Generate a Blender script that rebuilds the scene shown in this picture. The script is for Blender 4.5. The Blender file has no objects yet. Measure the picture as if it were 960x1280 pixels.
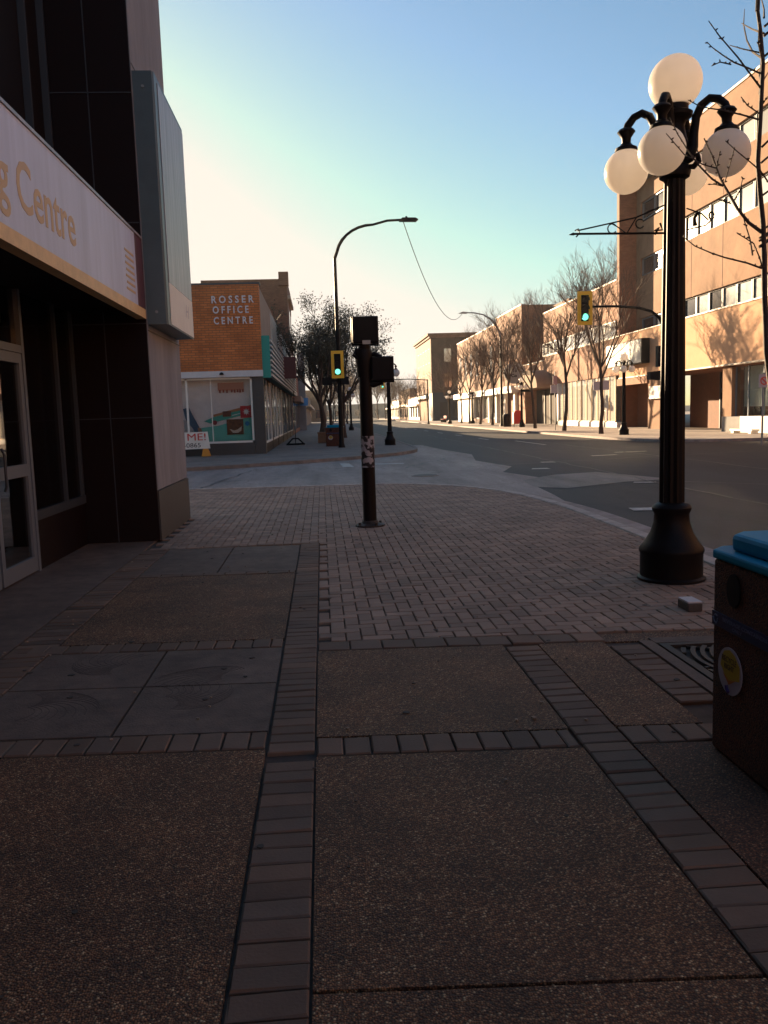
import bpy, math, random
from math import sin, cos, pi, radians as R
from mathutils import Vector, Matrix
random.seed(7)
SC = bpy.context.scene
COL = SC.collection

# ------------------------------------------------------------------ materials
def new_mat(name):
    m = bpy.data.materials.new(name); m.use_nodes = True
    return m, m.node_tree, m.node_tree.nodes['Principled BSDF']

def mat(name, col, rough=.8, metal=0., var=0., vs=3., bump=0., bs=40., spec=.5, dirt=0., ds=.6, streak=0.):
    m, nt, p = new_mat(name)
    p.inputs['Roughness'].default_value = rough
    p.inputs['Metallic'].default_value = metal
    p.inputs['Specular IOR Level'].default_value = spec
    p.inputs['Base Color'].default_value = (*col, 1)
    if var or dirt:
        g = nt.nodes.new('ShaderNodeNewGeometry')
        last = None
        for sc, am in ((vs, var), (ds, dirt)):
            if not am: continue
            n = nt.nodes.new('ShaderNodeTexNoise'); n.inputs['Scale'].default_value = sc
            n.inputs['Detail'].default_value = 6; n.inputs['Roughness'].default_value = .65
            if streak:
                mp = nt.nodes.new('ShaderNodeMapping'); mp.inputs['Scale'].default_value = (1, 1, streak)
                nt.links.new(g.outputs['Position'], mp.inputs['Vector']); nt.links.new(mp.outputs[0], n.inputs['Vector'])
            else: nt.links.new(g.outputs['Position'], n.inputs['Vector'])
            r = nt.nodes.new('ShaderNodeMapRange')
            r.inputs['From Min'].default_value = .3; r.inputs['From Max'].default_value = .7
            r.inputs['To Min'].default_value = 1-am; r.inputs['To Max'].default_value = 1+am*.6
            nt.links.new(n.outputs['Fac'], r.inputs['Value'])
            x = nt.nodes.new('ShaderNodeMix'); x.data_type = 'RGBA'; x.blend_type = 'MULTIPLY'
            x.inputs['Factor'].default_value = 1
            if last is None: x.inputs['A'].default_value = (*col, 1)
            else: nt.links.new(last, x.inputs['A'])
            nt.links.new(r.outputs['Result'], x.inputs['B'])
            last = x.outputs['Result']
        nt.links.new(last, p.inputs['Base Color'])
    if bump:
        g = nt.nodes.new('ShaderNodeNewGeometry')
        n = nt.nodes.new('ShaderNodeTexNoise'); n.inputs['Scale'].default_value = bs; n.inputs['Detail'].default_value = 4
        nt.links.new(g.outputs['Position'], n.inputs['Vector'])
        b = nt.nodes.new('ShaderNodeBump'); b.inputs['Strength'].default_value = bump; b.inputs['Distance'].default_value = .01
        nt.links.new(n.outputs['Fac'], b.inputs['Height']); nt.links.new(b.outputs['Normal'], p.inputs['Normal'])
    return m

def brick_mat(name, c1, c2, mortar, bw=.22, bh=.075, ms=.009, var=.25):
    m, nt, p = new_mat(name)
    L = nt.links.new
    g = nt.nodes.new('ShaderNodeNewGeometry'); s = nt.nodes.new('ShaderNodeSeparateXYZ'); L(g.outputs['Position'], s.inputs[0])
    a = nt.nodes.new('ShaderNodeMath'); a.operation = 'ADD'; L(s.outputs['X'], a.inputs[0]); L(s.outputs['Y'], a.inputs[1])
    c = nt.nodes.new('ShaderNodeCombineXYZ'); L(a.outputs[0], c.inputs['X']); L(s.outputs['Z'], c.inputs['Y'])
    b = nt.nodes.new('ShaderNodeTexBrick'); L(c.outputs[0], b.inputs['Vector'])
    b.inputs['Color1'].default_value = (*c1, 1); b.inputs['Color2'].default_value = (*c2, 1); b.inputs['Mortar'].default_value = (*mortar, 1)
    b.inputs['Scale'].default_value = 1; b.inputs['Brick Width'].default_value = bw; b.inputs['Row Height'].default_value = bh
    b.inputs['Mortar Size'].default_value = ms; b.inputs['Mortar Smooth'].default_value = .2
    n = nt.nodes.new('ShaderNodeTexNoise'); n.inputs['Scale'].default_value = .9; n.inputs['Detail'].default_value = 7
    L(g.outputs['Position'], n.inputs['Vector'])
    r = nt.nodes.new('ShaderNodeMapRange'); r.inputs['From Min'].default_value = .3; r.inputs['From Max'].default_value = .7
    r.inputs['To Min'].default_value = 1-var; r.inputs['To Max'].default_value = 1+var*.5; L(n.outputs['Fac'], r.inputs['Value'])
    x = nt.nodes.new('ShaderNodeMix'); x.data_type = 'RGBA'; x.blend_type = 'MULTIPLY'; x.inputs['Factor'].default_value = 1
    L(b.outputs['Color'], x.inputs['A']); L(r.outputs['Result'], x.inputs['B']); L(x.outputs['Result'], p.inputs['Base Color'])
    bp = nt.nodes.new('ShaderNodeBump'); bp.inputs['Strength'].default_value = .6; bp.inputs['Distance'].default_value = .006; bp.invert = True
    L(b.outputs['Fac'], bp.inputs['Height']); L(bp.outputs['Normal'], p.inputs['Normal'])
    p.inputs['Roughness'].default_value = .85
    return m

def aggregate_mat(name, tone=1., scale=75.):
    """exposed aggregate concrete: pebbles of mixed brown, grey and pale stone in a dark matrix"""
    m, nt, p = new_mat(name); L = nt.links.new
    g = nt.nodes.new('ShaderNodeNewGeometry')
    v = nt.nodes.new('ShaderNodeTexVoronoi'); v.inputs['Scale'].default_value = scale; v.inputs['Randomness'].default_value = 1
    L(g.outputs['Position'], v.inputs['Vector'])
    s = nt.nodes.new('ShaderNodeSeparateColor'); L(v.outputs['Color'], s.inputs[0])
    cr = nt.nodes.new('ShaderNodeValToRGB'); L(s.outputs[0], cr.inputs['Fac'])
    e = cr.color_ramp; e.interpolation = 'LINEAR'
    pts = [(0, (.05, .018, .009)), (.35, (.1, .04, .02)), (.6, (.16, .07, .034)), (.82, (.22, .11, .06)), (.95, (.3, .18, .115)), (1, (.46, .34, .24))]
    e.elements[0].position = 0; e.elements[1].position = 1
    for k, (q, c) in enumerate(pts):
        el = e.elements[0] if k == 0 else (e.elements[-1] if k == len(pts)-1 else e.elements.new(q))
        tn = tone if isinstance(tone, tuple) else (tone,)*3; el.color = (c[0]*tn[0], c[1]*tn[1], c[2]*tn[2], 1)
    md = nt.nodes.new('ShaderNodeMapRange'); L(v.outputs['Distance'], md.inputs['Value'])
    md.inputs['From Min'].default_value = .35; md.inputs['From Max'].default_value = .62; md.inputs['To Min'].default_value = 1; md.inputs['To Max'].default_value = .3
    n = nt.nodes.new('ShaderNodeTexNoise'); n.inputs['Scale'].default_value = 1.9; n.inputs['Detail'].default_value = 9; n.inputs['Roughness'].default_value = .68; L(g.outputs['Position'], n.inputs['Vector'])
    r = nt.nodes.new('ShaderNodeMapRange'); r.inputs['From Min'].default_value = .3; r.inputs['From Max'].default_value = .7
    r.inputs['To Min'].default_value = .45; r.inputs['To Max'].default_value = 1.35; L(n.outputs['Fac'], r.inputs['Value'])
    mu = nt.nodes.new('ShaderNodeMath'); mu.operation = 'MULTIPLY'; L(md.outputs[0], mu.inputs[0]); L(r.outputs[0], mu.inputs[1])
    x = nt.nodes.new('ShaderNodeMix'); x.data_type = 'RGBA'; x.blend_type = 'MULTIPLY'; x.inputs['Factor'].default_value = 1
    L(cr.outputs['Color'], x.inputs['A']); L(mu.outputs[0], x.inputs['B']); L(x.outputs['Result'], p.inputs['Base Color'])
    bp = nt.nodes.new('ShaderNodeBump'); bp.inputs['Strength'].default_value = .8; bp.inputs['Distance'].default_value = .006; bp.invert = True
    L(v.outputs['Distance'], bp.inputs['Height']); L(bp.outputs['Normal'], p.inputs['Normal'])
    p.inputs['Roughness'].default_value = .75
    return m

def tinted_mat(name, col, amount=.35, rough=.8, bump=.4):
    """blocks: a value stored per block varies the tone of each"""
    m, nt, p = new_mat(name); L = nt.links.new
    a = nt.nodes.new('ShaderNodeAttribute'); a.attribute_name = 'block_tone'
    g = nt.nodes.new('ShaderNodeNewGeometry')
    n = nt.nodes.new('ShaderNodeTexNoise'); n.inputs['Scale'].default_value = 1.3; n.inputs['Detail'].default_value = 8; n.inputs['Roughness'].default_value = .7
    L(g.outputs['Position'], n.inputs['Vector'])
    r = nt.nodes.new('ShaderNodeMapRange'); r.inputs['From Min'].default_value = .3; r.inputs['From Max'].default_value = .7
    r.inputs['To Min'].default_value = .7; r.inputs['To Max'].default_value = 1.25; L(n.outputs['Fac'], r.inputs['Value'])
    x = nt.nodes.new('ShaderNodeMix'); x.data_type = 'RGBA'; x.blend_type = 'MULTIPLY'; x.inputs['Factor'].default_value = 1
    x.inputs['A'].default_value = (*col, 1); L(a.outputs['Color'], x.inputs['B'])
    y = nt.nodes.new('ShaderNodeMix'); y.data_type = 'RGBA'; y.blend_type = 'MULTIPLY'; y.inputs['Factor'].default_value = 1
    L(x.outputs['Result'], y.inputs['A']); L(r.outputs[0], y.inputs['B']); L(y.outputs['Result'], p.inputs['Base Color'])
    n2 = nt.nodes.new('ShaderNodeTexNoise'); n2.inputs['Scale'].default_value = 90; n2.inputs['Detail'].default_value = 3; L(g.outputs['Position'], n2.inputs['Vector'])
    bp = nt.nodes.new('ShaderNodeBump'); bp.inputs['Strength'].default_value = bump; bp.inputs['Distance'].default_value = .004
    L(n2.outputs['Fac'], bp.inputs['Height']); L(bp.outputs['Normal'], p.inputs['Normal'])
    p.inputs['Roughness'].default_value = rough
    return m

def asphalt_mat(name, base, crack=.5):
    m, nt, p = new_mat(name); L = nt.links.new
    g = nt.nodes.new('ShaderNodeNewGeometry')
    mp = nt.nodes.new('ShaderNodeMapping'); mp.inputs['Scale'].default_value = (1.0, .16, 1); L(g.outputs['Position'], mp.inputs['Vector'])
    n = nt.nodes.new('ShaderNodeTexNoise'); n.inputs['Scale'].default_value = .8; n.inputs['Detail'].default_value = 8; n.inputs['Roughness'].default_value = .7
    L(mp.outputs[0], n.inputs['Vector'])
    r = nt.nodes.new('ShaderNodeMapRange'); r.inputs['From Min'].default_value = .3; r.inputs['From Max'].default_value = .7
    r.inputs['To Min'].default_value = .55; r.inputs['To Max'].default_value = 1.5; L(n.outputs['Fac'], r.inputs['Value'])
    n2 = nt.nodes.new('ShaderNodeTexNoise'); n2.inputs['Scale'].default_value = 60; n2.inputs['Detail'].default_value = 3; L(g.outputs['Position'], n2.inputs['Vector'])
    r2 = nt.nodes.new('ShaderNodeMapRange'); r2.inputs['From Min'].default_value = .35; r2.inputs['From Max'].default_value = .65
    r2.inputs['To Min'].default_value = .6; r2.inputs['To Max'].default_value = 1.45; L(n2.outputs['Fac'], r2.inputs['Value'])
    mu = nt.nodes.new('ShaderNodeMath'); mu.operation = 'MULTIPLY'; L(r.outputs[0], mu.inputs[0]); L(r2.outputs[0], mu.inputs[1])
    v = nt.nodes.new('ShaderNodeTexVoronoi'); v.feature = 'DISTANCE_TO_EDGE'; v.inputs['Scale'].default_value = .33
    nd = nt.nodes.new('ShaderNodeTexNoise'); nd.inputs['Scale'].default_value = 1.2; nd.inputs['Detail'].default_value = 5; L(g.outputs['Position'], nd.inputs['Vector'])
    ad = nt.nodes.new('ShaderNodeVectorMath'); ad.operation = 'ADD'; L(g.outputs['Position'], ad.inputs[0]); L(nd.outputs['Color'], ad.inputs[1]); L(ad.outputs[0], v.inputs['Vector'])
    rc = nt.nodes.new('ShaderNodeMapRange'); rc.inputs['From Min'].default_value = .0; rc.inputs['From Max'].default_value = .012
    rc.inputs['To Min'].default_value = 1-crack; rc.inputs['To Max'].default_value = 1; L(v.outputs['Distance'], rc.inputs['Value'])
    m2 = nt.nodes.new('ShaderNodeMath'); m2.operation = 'MULTIPLY'; L(mu.outputs[0], m2.inputs[0]); L(rc.outputs[0], m2.inputs[1])
    x = nt.nodes.new('ShaderNodeMix'); x.data_type = 'RGBA'; x.blend_type = 'MULTIPLY'; x.inputs['Factor'].default_value = 1
    x.inputs['A'].default_value = (*base, 1); L(m2.outputs[0], x.inputs['B']); L(x.outputs['Result'], p.inputs['Base Color'])
    bp = nt.nodes.new('ShaderNodeBump'); bp.inputs['Strength'].default_value = .5; bp.inputs['Distance'].default_value = .008
    L(n2.outputs['Fac'], bp.inputs['Height']); L(bp.outputs['Normal'], p.inputs['Normal'])
    p.inputs['Specular IOR Level'].default_value = .3
    p.inputs['Roughness'].default_value = .68
    return m

def swirl_mat(name, base):
    """cast concrete slab with a feathery pattern of curved grooves"""
    m, nt, p = new_mat(name); L = nt.links.new
    g = nt.nodes.new('ShaderNodeNewGeometry')
    w = nt.nodes.new('ShaderNodeTexWave'); w.wave_type = 'RINGS'; w.rings_direction = 'Z'
    w.inputs['Scale'].default_value = 7; w.inputs['Distortion'].default_value = 14; w.inputs['Detail'].default_value = 1.5; w.inputs['Detail Scale'].default_value = .55
    L(g.outputs['Position'], w.inputs['Vector'])
    n = nt.nodes.new('ShaderNodeTexNoise'); n.inputs['Scale'].default_value = 1.9; n.inputs['Detail'].default_value = 1; L(g.outputs['Position'], n.inputs['Vector'])
    mk = nt.nodes.new('ShaderNodeMapRange'); mk.inputs['From Min'].default_value = .5; mk.inputs['From Max'].default_value = .62; L(n.outputs['Fac'], mk.inputs['Value'])
    wv = nt.nodes.new('ShaderNodeMapRange'); wv.inputs['From Min'].default_value = .0; wv.inputs['From Max'].default_value = .5; wv.inputs['To Min'].default_value = .2; wv.inputs['To Max'].default_value = 1
    L(w.outputs['Fac'], wv.inputs['Value'])
    mx = nt.nodes.new('ShaderNodeMix'); L(mk.outputs[0], mx.inputs['Factor']); mx.inputs['A'].default_value = 1; L(wv.outputs[0], mx.inputs['B'])
    n3 = nt.nodes.new('ShaderNodeTexNoise'); n3.inputs['Scale'].default_value = 5; n3.inputs['Detail'].default_value = 8; L(g.outputs['Position'], n3.inputs['Vector'])
    r3 = nt.nodes.new('ShaderNodeMapRange'); r3.inputs['To Min'].default_value = .6; r3.inputs['To Max'].default_value = 1.35; L(n3.outputs['Fac'], r3.inputs['Value'])
    mu = nt.nodes.new('ShaderNodeMath'); mu.operation = 'MULTIPLY'; L(mx.outputs['Result'], mu.inputs[0]); L(r3.outputs[0], mu.inputs[1])
    x = nt.nodes.new('ShaderNodeMix'); x.data_type = 'RGBA'; x.blend_type = 'MULTIPLY'; x.inputs['Factor'].default_value = 1
    x.inputs['A'].default_value = (*base, 1); L(mu.outputs[0], x.inputs['B']); L(x.outputs['Result'], p.inputs['Base Color'])
    bp = nt.nodes.new('ShaderNodeBump'); bp.inputs['Strength'].default_value = .7; bp.inputs['Distance'].default_value = .006
    L(mx.outputs['Result'], bp.inputs['Height']); L(bp.outputs['Normal'], p.inputs['Normal'])
    p.inputs['Roughness'].default_value = .7
    return m

def emit_mat(name, col, s):
    m, nt, p = new_mat(name)
    p.inputs['Base Color'].default_value = (*col, 1); p.inputs['Emission Color'].default_value = (*col, 1); p.inputs['Emission Strength'].default_value = s
    return m

def globe_mat():
    m, nt, p = new_mat('opal_globe'); L = nt.links.new
    p.inputs['Base Color'].default_value = (.84, .82, .80, 1); p.inputs['Roughness'].default_value = .22
    t = nt.nodes.new('ShaderNodeBsdfTranslucent'); t.inputs['Color'].default_value = (.92, .87, .82, 1)
    x = nt.nodes.new('ShaderNodeMixShader'); x.inputs[0].default_value = .5
    L(p.outputs[0], x.inputs[1]); L(t.outputs[0], x.inputs[2]); L(x.outputs[0], nt.nodes['Material Output'].inputs[0])
    return m

def glass_mat(name, refl=.3, tint=(.8, .85, .85), rough=.02):
    """thin pane: see-through with a reflection that grows at grazing angles"""
    m = bpy.data.materials.new(name); m.use_nodes = True; nt = m.node_tree; L = nt.links.new
    nt.nodes.remove(nt.nodes['Principled BSDF'])
    t = nt.nodes.new('ShaderNodeBsdfTransparent'); t.inputs[0].default_value = (*tint, 1)
    gl = nt.nodes.new('ShaderNodeBsdfGlossy'); gl.inputs['Roughness'].default_value = rough
    f = nt.nodes.new('ShaderNodeLayerWeight'); f.inputs['Blend'].default_value = .5
    pw = nt.nodes.new('ShaderNodeMath'); pw.operation = 'POWER'; pw.inputs[1].default_value = 4.5; L(f.outputs['Facing'], pw.inputs[0])
    a = nt.nodes.new('ShaderNodeMath'); a.operation = 'MULTIPLY_ADD'; a.inputs[1].default_value = .6; a.inputs[2].default_value = refl; L(pw.outputs[0], a.inputs[0]); a.use_clamp = True
    x = nt.nodes.new('ShaderNodeMixShader'); L(a.outputs[0], x.inputs[0]); L(t.outputs[0], x.inputs[1]); L(gl.outputs[0], x.inputs[2])
    L(x.outputs[0], nt.nodes['Material Output'].inputs[0])
    return m

M = {}
M['asphalt'] = asphalt_mat('asphalt', (.022, .021, .0215))
M['cross_asphalt'] = asphalt_mat('worn_grey_pavement', (.27, .215, .19), .35)
M['patch'] = asphalt_mat('concrete_patch', (.2, .17, .15), .2)
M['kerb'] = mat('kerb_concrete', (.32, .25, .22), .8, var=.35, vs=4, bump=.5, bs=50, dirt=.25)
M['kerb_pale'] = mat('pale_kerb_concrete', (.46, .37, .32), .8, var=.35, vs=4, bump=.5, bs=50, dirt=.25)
M['sunny_walk'] = mat('sunlit_sidewalk_concrete', (.45, .37, .3), .85, var=.25, vs=2, bump=.3, bs=40, dirt=.3)  # sidewalk concrete with the far side's sunlight lightened into its colour
M['shaded_brick'] = brick_mat('shaded_brown_brick', (.09, .038, .02), (.065, .027, .016), (.06, .035, .025))  # brick darkened so the wall's shade is painted into its colour
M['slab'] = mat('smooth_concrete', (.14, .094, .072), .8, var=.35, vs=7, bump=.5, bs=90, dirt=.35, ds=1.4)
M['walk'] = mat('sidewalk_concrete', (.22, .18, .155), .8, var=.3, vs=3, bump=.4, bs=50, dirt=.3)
M['bed'] = mat('paving_bed', (.07, .05, .04), .95, var=.3, vs=20)
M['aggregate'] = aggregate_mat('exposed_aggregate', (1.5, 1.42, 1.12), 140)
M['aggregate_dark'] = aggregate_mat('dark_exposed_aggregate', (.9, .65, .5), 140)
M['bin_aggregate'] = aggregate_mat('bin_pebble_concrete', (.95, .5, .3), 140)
M['paver'] = tinted_mat('brown_pavers', (.275, .18, .13))
M['soldier'] = tinted_mat('grey_band_bricks', (.138, .083, .056))
M['swirl'] = swirl_mat('engraved_concrete', (.12, .085, .068))
M['stucco'] = mat('grey_stucco', (.30, .285, .30), .85, var=.1, vs=9, bump=.6, bs=120, dirt=.22, ds=2.2, streak=.22)
M['granite'] = mat('dark_granite', (.06, .05, .045), .6, var=.35, vs=60, dirt=.15)
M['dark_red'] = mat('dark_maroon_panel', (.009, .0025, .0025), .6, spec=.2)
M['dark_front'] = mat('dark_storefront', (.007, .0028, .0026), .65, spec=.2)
M['alu'] = mat('aluminium_frame', (.15, .175, .21), .45, .2, spec=.3)
M['alu_dark'] = mat('dark_aluminium', (.05, .058, .07), .5, .2, spec=.3)
M['sign_purple'] = mat('faded_lilac_sign', (.62, .66, .84), .5, var=.09, vs=9, dirt=.15, ds=1.5, streak=.12)
M['sign_plum'] = mat('plum_sign_end', (.12, .04, .06), .5, var=.2, vs=4)
M['sign_yellow'] = mat('faded_yellow', (.8, .55, .26), .55, var=.15, vs=6)
M['sign_letters'] = mat('tan_lettering', (.62, .42, .22), .55)
M['blade_blue'] = mat('blue_grey_metal', (.1, .135, .15), .45, .3, var=.12, vs=3)
M['blade_face'] = mat('faded_sign_face', (.34, .31, .34), .4, var=.3, vs=12, dirt=.3, ds=3, streak=.06)
M['cream'] = mat('plain_cream', (.88, .83, .72), .6, var=.06, vs=4)
M['black'] = mat('black_painted_iron', (.008, .005, .005), .5, 0, bump=.15, bs=60, spec=.15)
M['black2'] = mat('black_plastic', (.006, .0035, .0035), .6, spec=.2)
M['iron'] = mat('rusty_iron', (.05, .035, .028), .6, .4, var=.4, vs=30)
M['globe'] = globe_mat()
M['yellow'] = mat('signal_yellow', (.98, .5, .02), .5)
M['green_on'] = emit_mat('green_signal_light', (.16, .8, .5), .55)
M['lens_off'] = mat('dark_lens', (.004, .002, .002), .7)
M['orange_brick'] = brick_mat('orange_brick', (.66, .21, .06), (.5, .15, .04), (.24, .11, .055), .3, .1, .012)
M['brown_brick'] = brick_mat('brown_brick', (.27, .11, .06), (.19, .075, .04), (.13, .08, .055))
M['tan_brick'] = brick_mat('tan_brick', (.43, .19, .09), (.33, .135, .065), (.3, .17, .1), var=.3)
M['tan_wall'] = mat('tan_stucco', (.30, .165, .092), .9, var=.16, vs=1.2, bump=.4, bs=30, dirt=.14, ds=.3)
M['peach_wall'] = mat('peach_stucco', (.66, .37, .205), .9, var=.1, vs=1.5, bump=.3, bs=30, dirt=.1, ds=.4)
M['rust_brick'] = brick_mat('rust_brick', (.36, .15, .08), (.27, .105, .055), (.2, .13, .09))
M['beige'] = mat('beige_stucco', (.34, .25, .19), .85, var=.15, vs=1, bump=.3, bs=30)
M['grey_wall'] = mat('grey_render', (.25, .24, .23), .85, var=.2, vs=1)
M['coping'] = mat('pale_coping', (.6, .48, .36), .6, var=.1, vs=3)
M['white'] = mat('white_paint', (.75, .7, .64), .6, var=.08, vs=4)
M['white_band'] = mat('white_band', (.62, .58, .58), .6, var=.1, vs=2)
M['win'] = mat('reflective_window', (.85, .8, .7), .05, .7, spec=1.)
M['win_mirror'] = mat('mirror_coated_window', (1., .95, .86), .075, 1., spec=1.)
M['win_grey'] = mat('grey_window', (.5, .48, .42), .06, .5, spec=.9)
M['win_dark'] = mat('dark_window', (.03, .03, .035), .06, 0, spec=.8)
M['blind'] = mat('cream_blind', (.75, .68, .55), .7, var=.1, vs=1.5)
M['curtain'] = mat('cream_curtain', (.82, .77, .68), .9)
M['glass'] = glass_mat('storefront_glass', .12)
M['door_glass'] = glass_mat('door_glass', .25, (.5, .48, .45))
M['teal'] = mat('teal_metal', (.02, .27, .22), .5)
M['rib'] = mat('ribbed_siding', (.5, .5, .48), .5, .2)
M['dark_rib'] = mat('dark_ribbed_gap', (.015, .07, .06), .6)
M['letter_white'] = mat('white_letters', (.68, .64, .66), .5)
M['red'] = mat('red_paint', (.55, .03, .025), .45)
M['maroon'] = mat('maroon_box', (.08, .012, .012), .5)
M['blue'] = mat('blue_plastic', (.0, .25, .42), .6, spec=.15, bump=.1, bs=30, var=.15, vs=8)
M['navy'] = mat('navy_band', (.015, .02, .075), .45)
M['navy_paint'] = mat('navy_painted_wall', (.012, .018, .03), .7, var=.2)
M['blue_sign'] = mat('blue_sign', (.1, .3, .6), .5)
M['bark'] = mat('bark', (.07, .045, .034), .9, var=.3, vs=12, bump=.7, bs=30)
M['twig'] = mat('bare_twigs', (.13, .08, .055), .85)
M['pale_twig'] = mat('pale_bare_twigs', (.34, .30, .27), .85)
M['near_bark'] = mat('young_bark', (.05, .032, .024), .75, var=.3, vs=40, bump=.4, bs=150)
M['leaf'] = mat('dark_small_leaves', (.045, .038, .018), .7)
M['wood'] = mat('brown_wood', (.16, .08, .04), .8, var=.3, vs=10)
M['interior'] = mat('dim_interior', (.05, .035, .025), .9)
M['brown_door'] = mat('brown_recess', (.2, .075, .035), .8, var=.15)
M['paint_mark'] = mat('worn_road_paint', (.5, .47, .43), .7, var=.45, vs=9)
M['orange_yellow'] = mat('yellow_stand', (.6, .25, .03), .6)
M['galv'] = mat('galvanised_metal', (.3, .3, .3), .45, .6)

# ------------------------------------------------------------------ building blocks
class MB:
    def __init__(s): s.v = []; s.f = []; s.t = []
    def add(s, vs, fs, tone=None):
        o = len(s.v); s.v += [tuple(v) for v in vs]; s.f += [tuple(i+o for i in f) for f in fs]
        if tone is not None: s.t += [tone]*len(fs)
        return s
    def box(s, x0, y0, z0, x1, y1, z1):
        x0, x1 = min(x0, x1), max(x0, x1); y0, y1 = min(y0, y1), max(y0, y1); z0, z1 = min(z0, z1), max(z0, z1)
        return s.add([(x0,y0,z0),(x1,y0,z0),(x1,y1,z0),(x0,y1,z0),(x0,y0,z1),(x1,y0,z1),(x1,y1,z1),(x0,y1,z1)],
                     [(0,3,2,1),(4,5,6,7),(0,1,5,4),(1,2,6,5),(2,3,7,6),(3,0,4,7)])
    def prism(s, poly, z0, z1, axis='z'):
        """polygon (counter-clockwise) extruded along an axis"""
        n = len(poly)
        def P(a, b, c): return (a, b, c) if axis == 'z' else ((c, a, b) if axis == 'x' else (a, c, b))
        vs = [P(a, b, z0) for a, b in poly]+[P(a, b, z1) for a, b in poly]
        fs = [tuple(reversed(range(n))), tuple(range(n, 2*n))]+[(i, (i+1) % n, n+(i+1) % n, n+i) for i in range(n)]
        return s.add(vs, fs)
    def tube(s, pts, rad, n=8, cap=True):
        pts = [Vector(p) for p in pts]
        if not hasattr(rad, '__len__'): rad = [rad]*len(pts)
        vs = []; up = None
        for i, p in enumerate(pts):
            t = (pts[min(i+1, len(pts)-1)]-pts[max(i-1, 0)])
            t = t.normalized() if t.length > 1e-9 else Vector((0, 0, 1))
            if up is None: up = t.orthogonal().normalized()
            else:
                up = (up-t*up.dot(t)); up = up.normalized() if up.length > 1e-6 else t.orthogonal().normalized()
            b = t.cross(up)
            for k in range(n):
                a = 2*pi*k/n; vs.append(p+(up*cos(a)+b*sin(a))*rad[i])
        fs = []
        for i in range(len(pts)-1):
            for k in range(n): fs.append((i*n+k, i*n+(k+1) % n, (i+1)*n+(k+1) % n, (i+1)*n+k))
        if cap: fs += [tuple(reversed(range(n))), tuple(range((len(pts)-1)*n, len(pts)*n))]
        return s.add(vs, fs)
    def lathe(s, prof, c=(0, 0, 0), n=24, flute=0.):
        vs = []
        for r, z in prof:
            for k in range(n):
                a = 2*pi*k/n; q = r*(1-flute*(k % 2)); vs.append((c[0]+q*cos(a), c[1]+q*sin(a), c[2]+z))
        fs = []
        for i in range(len(prof)-1):
            for k in range(n): fs.append((i*n+k, i*n+(k+1) % n, (i+1)*n+(k+1) % n, (i+1)*n+k))
        fs += [tuple(reversed(range(n))), tuple(range((len(prof)-1)*n, len(prof)*n))]
        return s.add(vs, fs)
    def sphere(s, c, r, nu=28, nv=18):
        prof = [(max(r*sin(pi*j/nv), 1e-4), -r*cos(pi*j/nv)) for j in range(nv+1)]
        return s.lathe(prof, c, nu)
    def disc(s, c, r, axis='y', th=.02, n=28):
        """disc whose flat face looks along an axis"""
        poly = [(r*cos(2*pi*k/n), r*sin(2*pi*k/n)) for k in range(n)]
        q = {'y': (0, 2, 1), 'x': (1, 2, 0), 'z': (0, 1, 2)}[axis]
        return s.prism([(c[q[0]]+a, c[q[1]]+b) for a, b in poly], c[q[2]]-th/2, c[q[2]]+th/2, axis)
    def build(s, name, m, parent=None, smooth=False, bevel=0.):
        o = Vector((0, 0, 0)); q = parent
        while q is not None: o += q.location; q = q.parent
        me = bpy.data.meshes.new(name)
        me.from_pydata([(v[0]-o.x, v[1]-o.y, v[2]-o.z) for v in s.v], [], s.f)
        me.materials.append(M[m] if isinstance(m, str) else m)
        if s.t:
            at = me.attributes.new('block_tone', 'FLOAT_COLOR', 'FACE')
            for i, t in enumerate(s.t): at.data[i].color = (*t, 1)
        me.update()
        import bmesh
        bm = bmesh.new(); bm.from_mesh(me); bmesh.ops.recalc_face_normals(bm, faces=bm.faces); bm.to_mesh(me); bm.free()
        ob = bpy.data.objects.new(name, me); COL.objects.link(ob); ob.parent = parent
        if smooth:
            for p in me.polygons: p.use_smooth = True
            try: me.set_sharp_from_angle(angle=R(40))
            except Exception: pass
        if bevel:
            b = ob.modifiers.new('edge', 'BEVEL'); b.width = bevel; b.segments = 2; b.limit_method = 'ANGLE'; b.angle_limit = R(40)
        return ob

def tag(o, label=None, cat=None, group=None, kind=None):
    if label: o['label'] = label
    if cat: o['category'] = cat
    if group: o['group'] = group
    if kind: o['kind'] = kind
    return o
def thing(name, label, cat, loc=(0, 0, 0), group=None):
    o = bpy.data.objects.new(name, None); COL.objects.link(o); o.location = loc; o.empty_display_size = .2
    return tag(o, label, cat, group)
def copy_tree(o, loc=None, rz=0, label=None, group=None, sc=1.):
    def cp(q, par):
        c = q.copy(); COL.objects.link(c); c.parent = par
        for ch in q.children: cp(ch, c)
        return c
    c = cp(o, None)
    if loc is not None: c.location = loc
    c.rotation_euler.z = rz; c.scale = (sc, sc, sc)
    if label: c['label'] = label
    if group: c['group'] = group
    return c
def structure(mb, name, m, **k): return tag(mb.build(name, m, **k), kind='structure')

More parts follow.
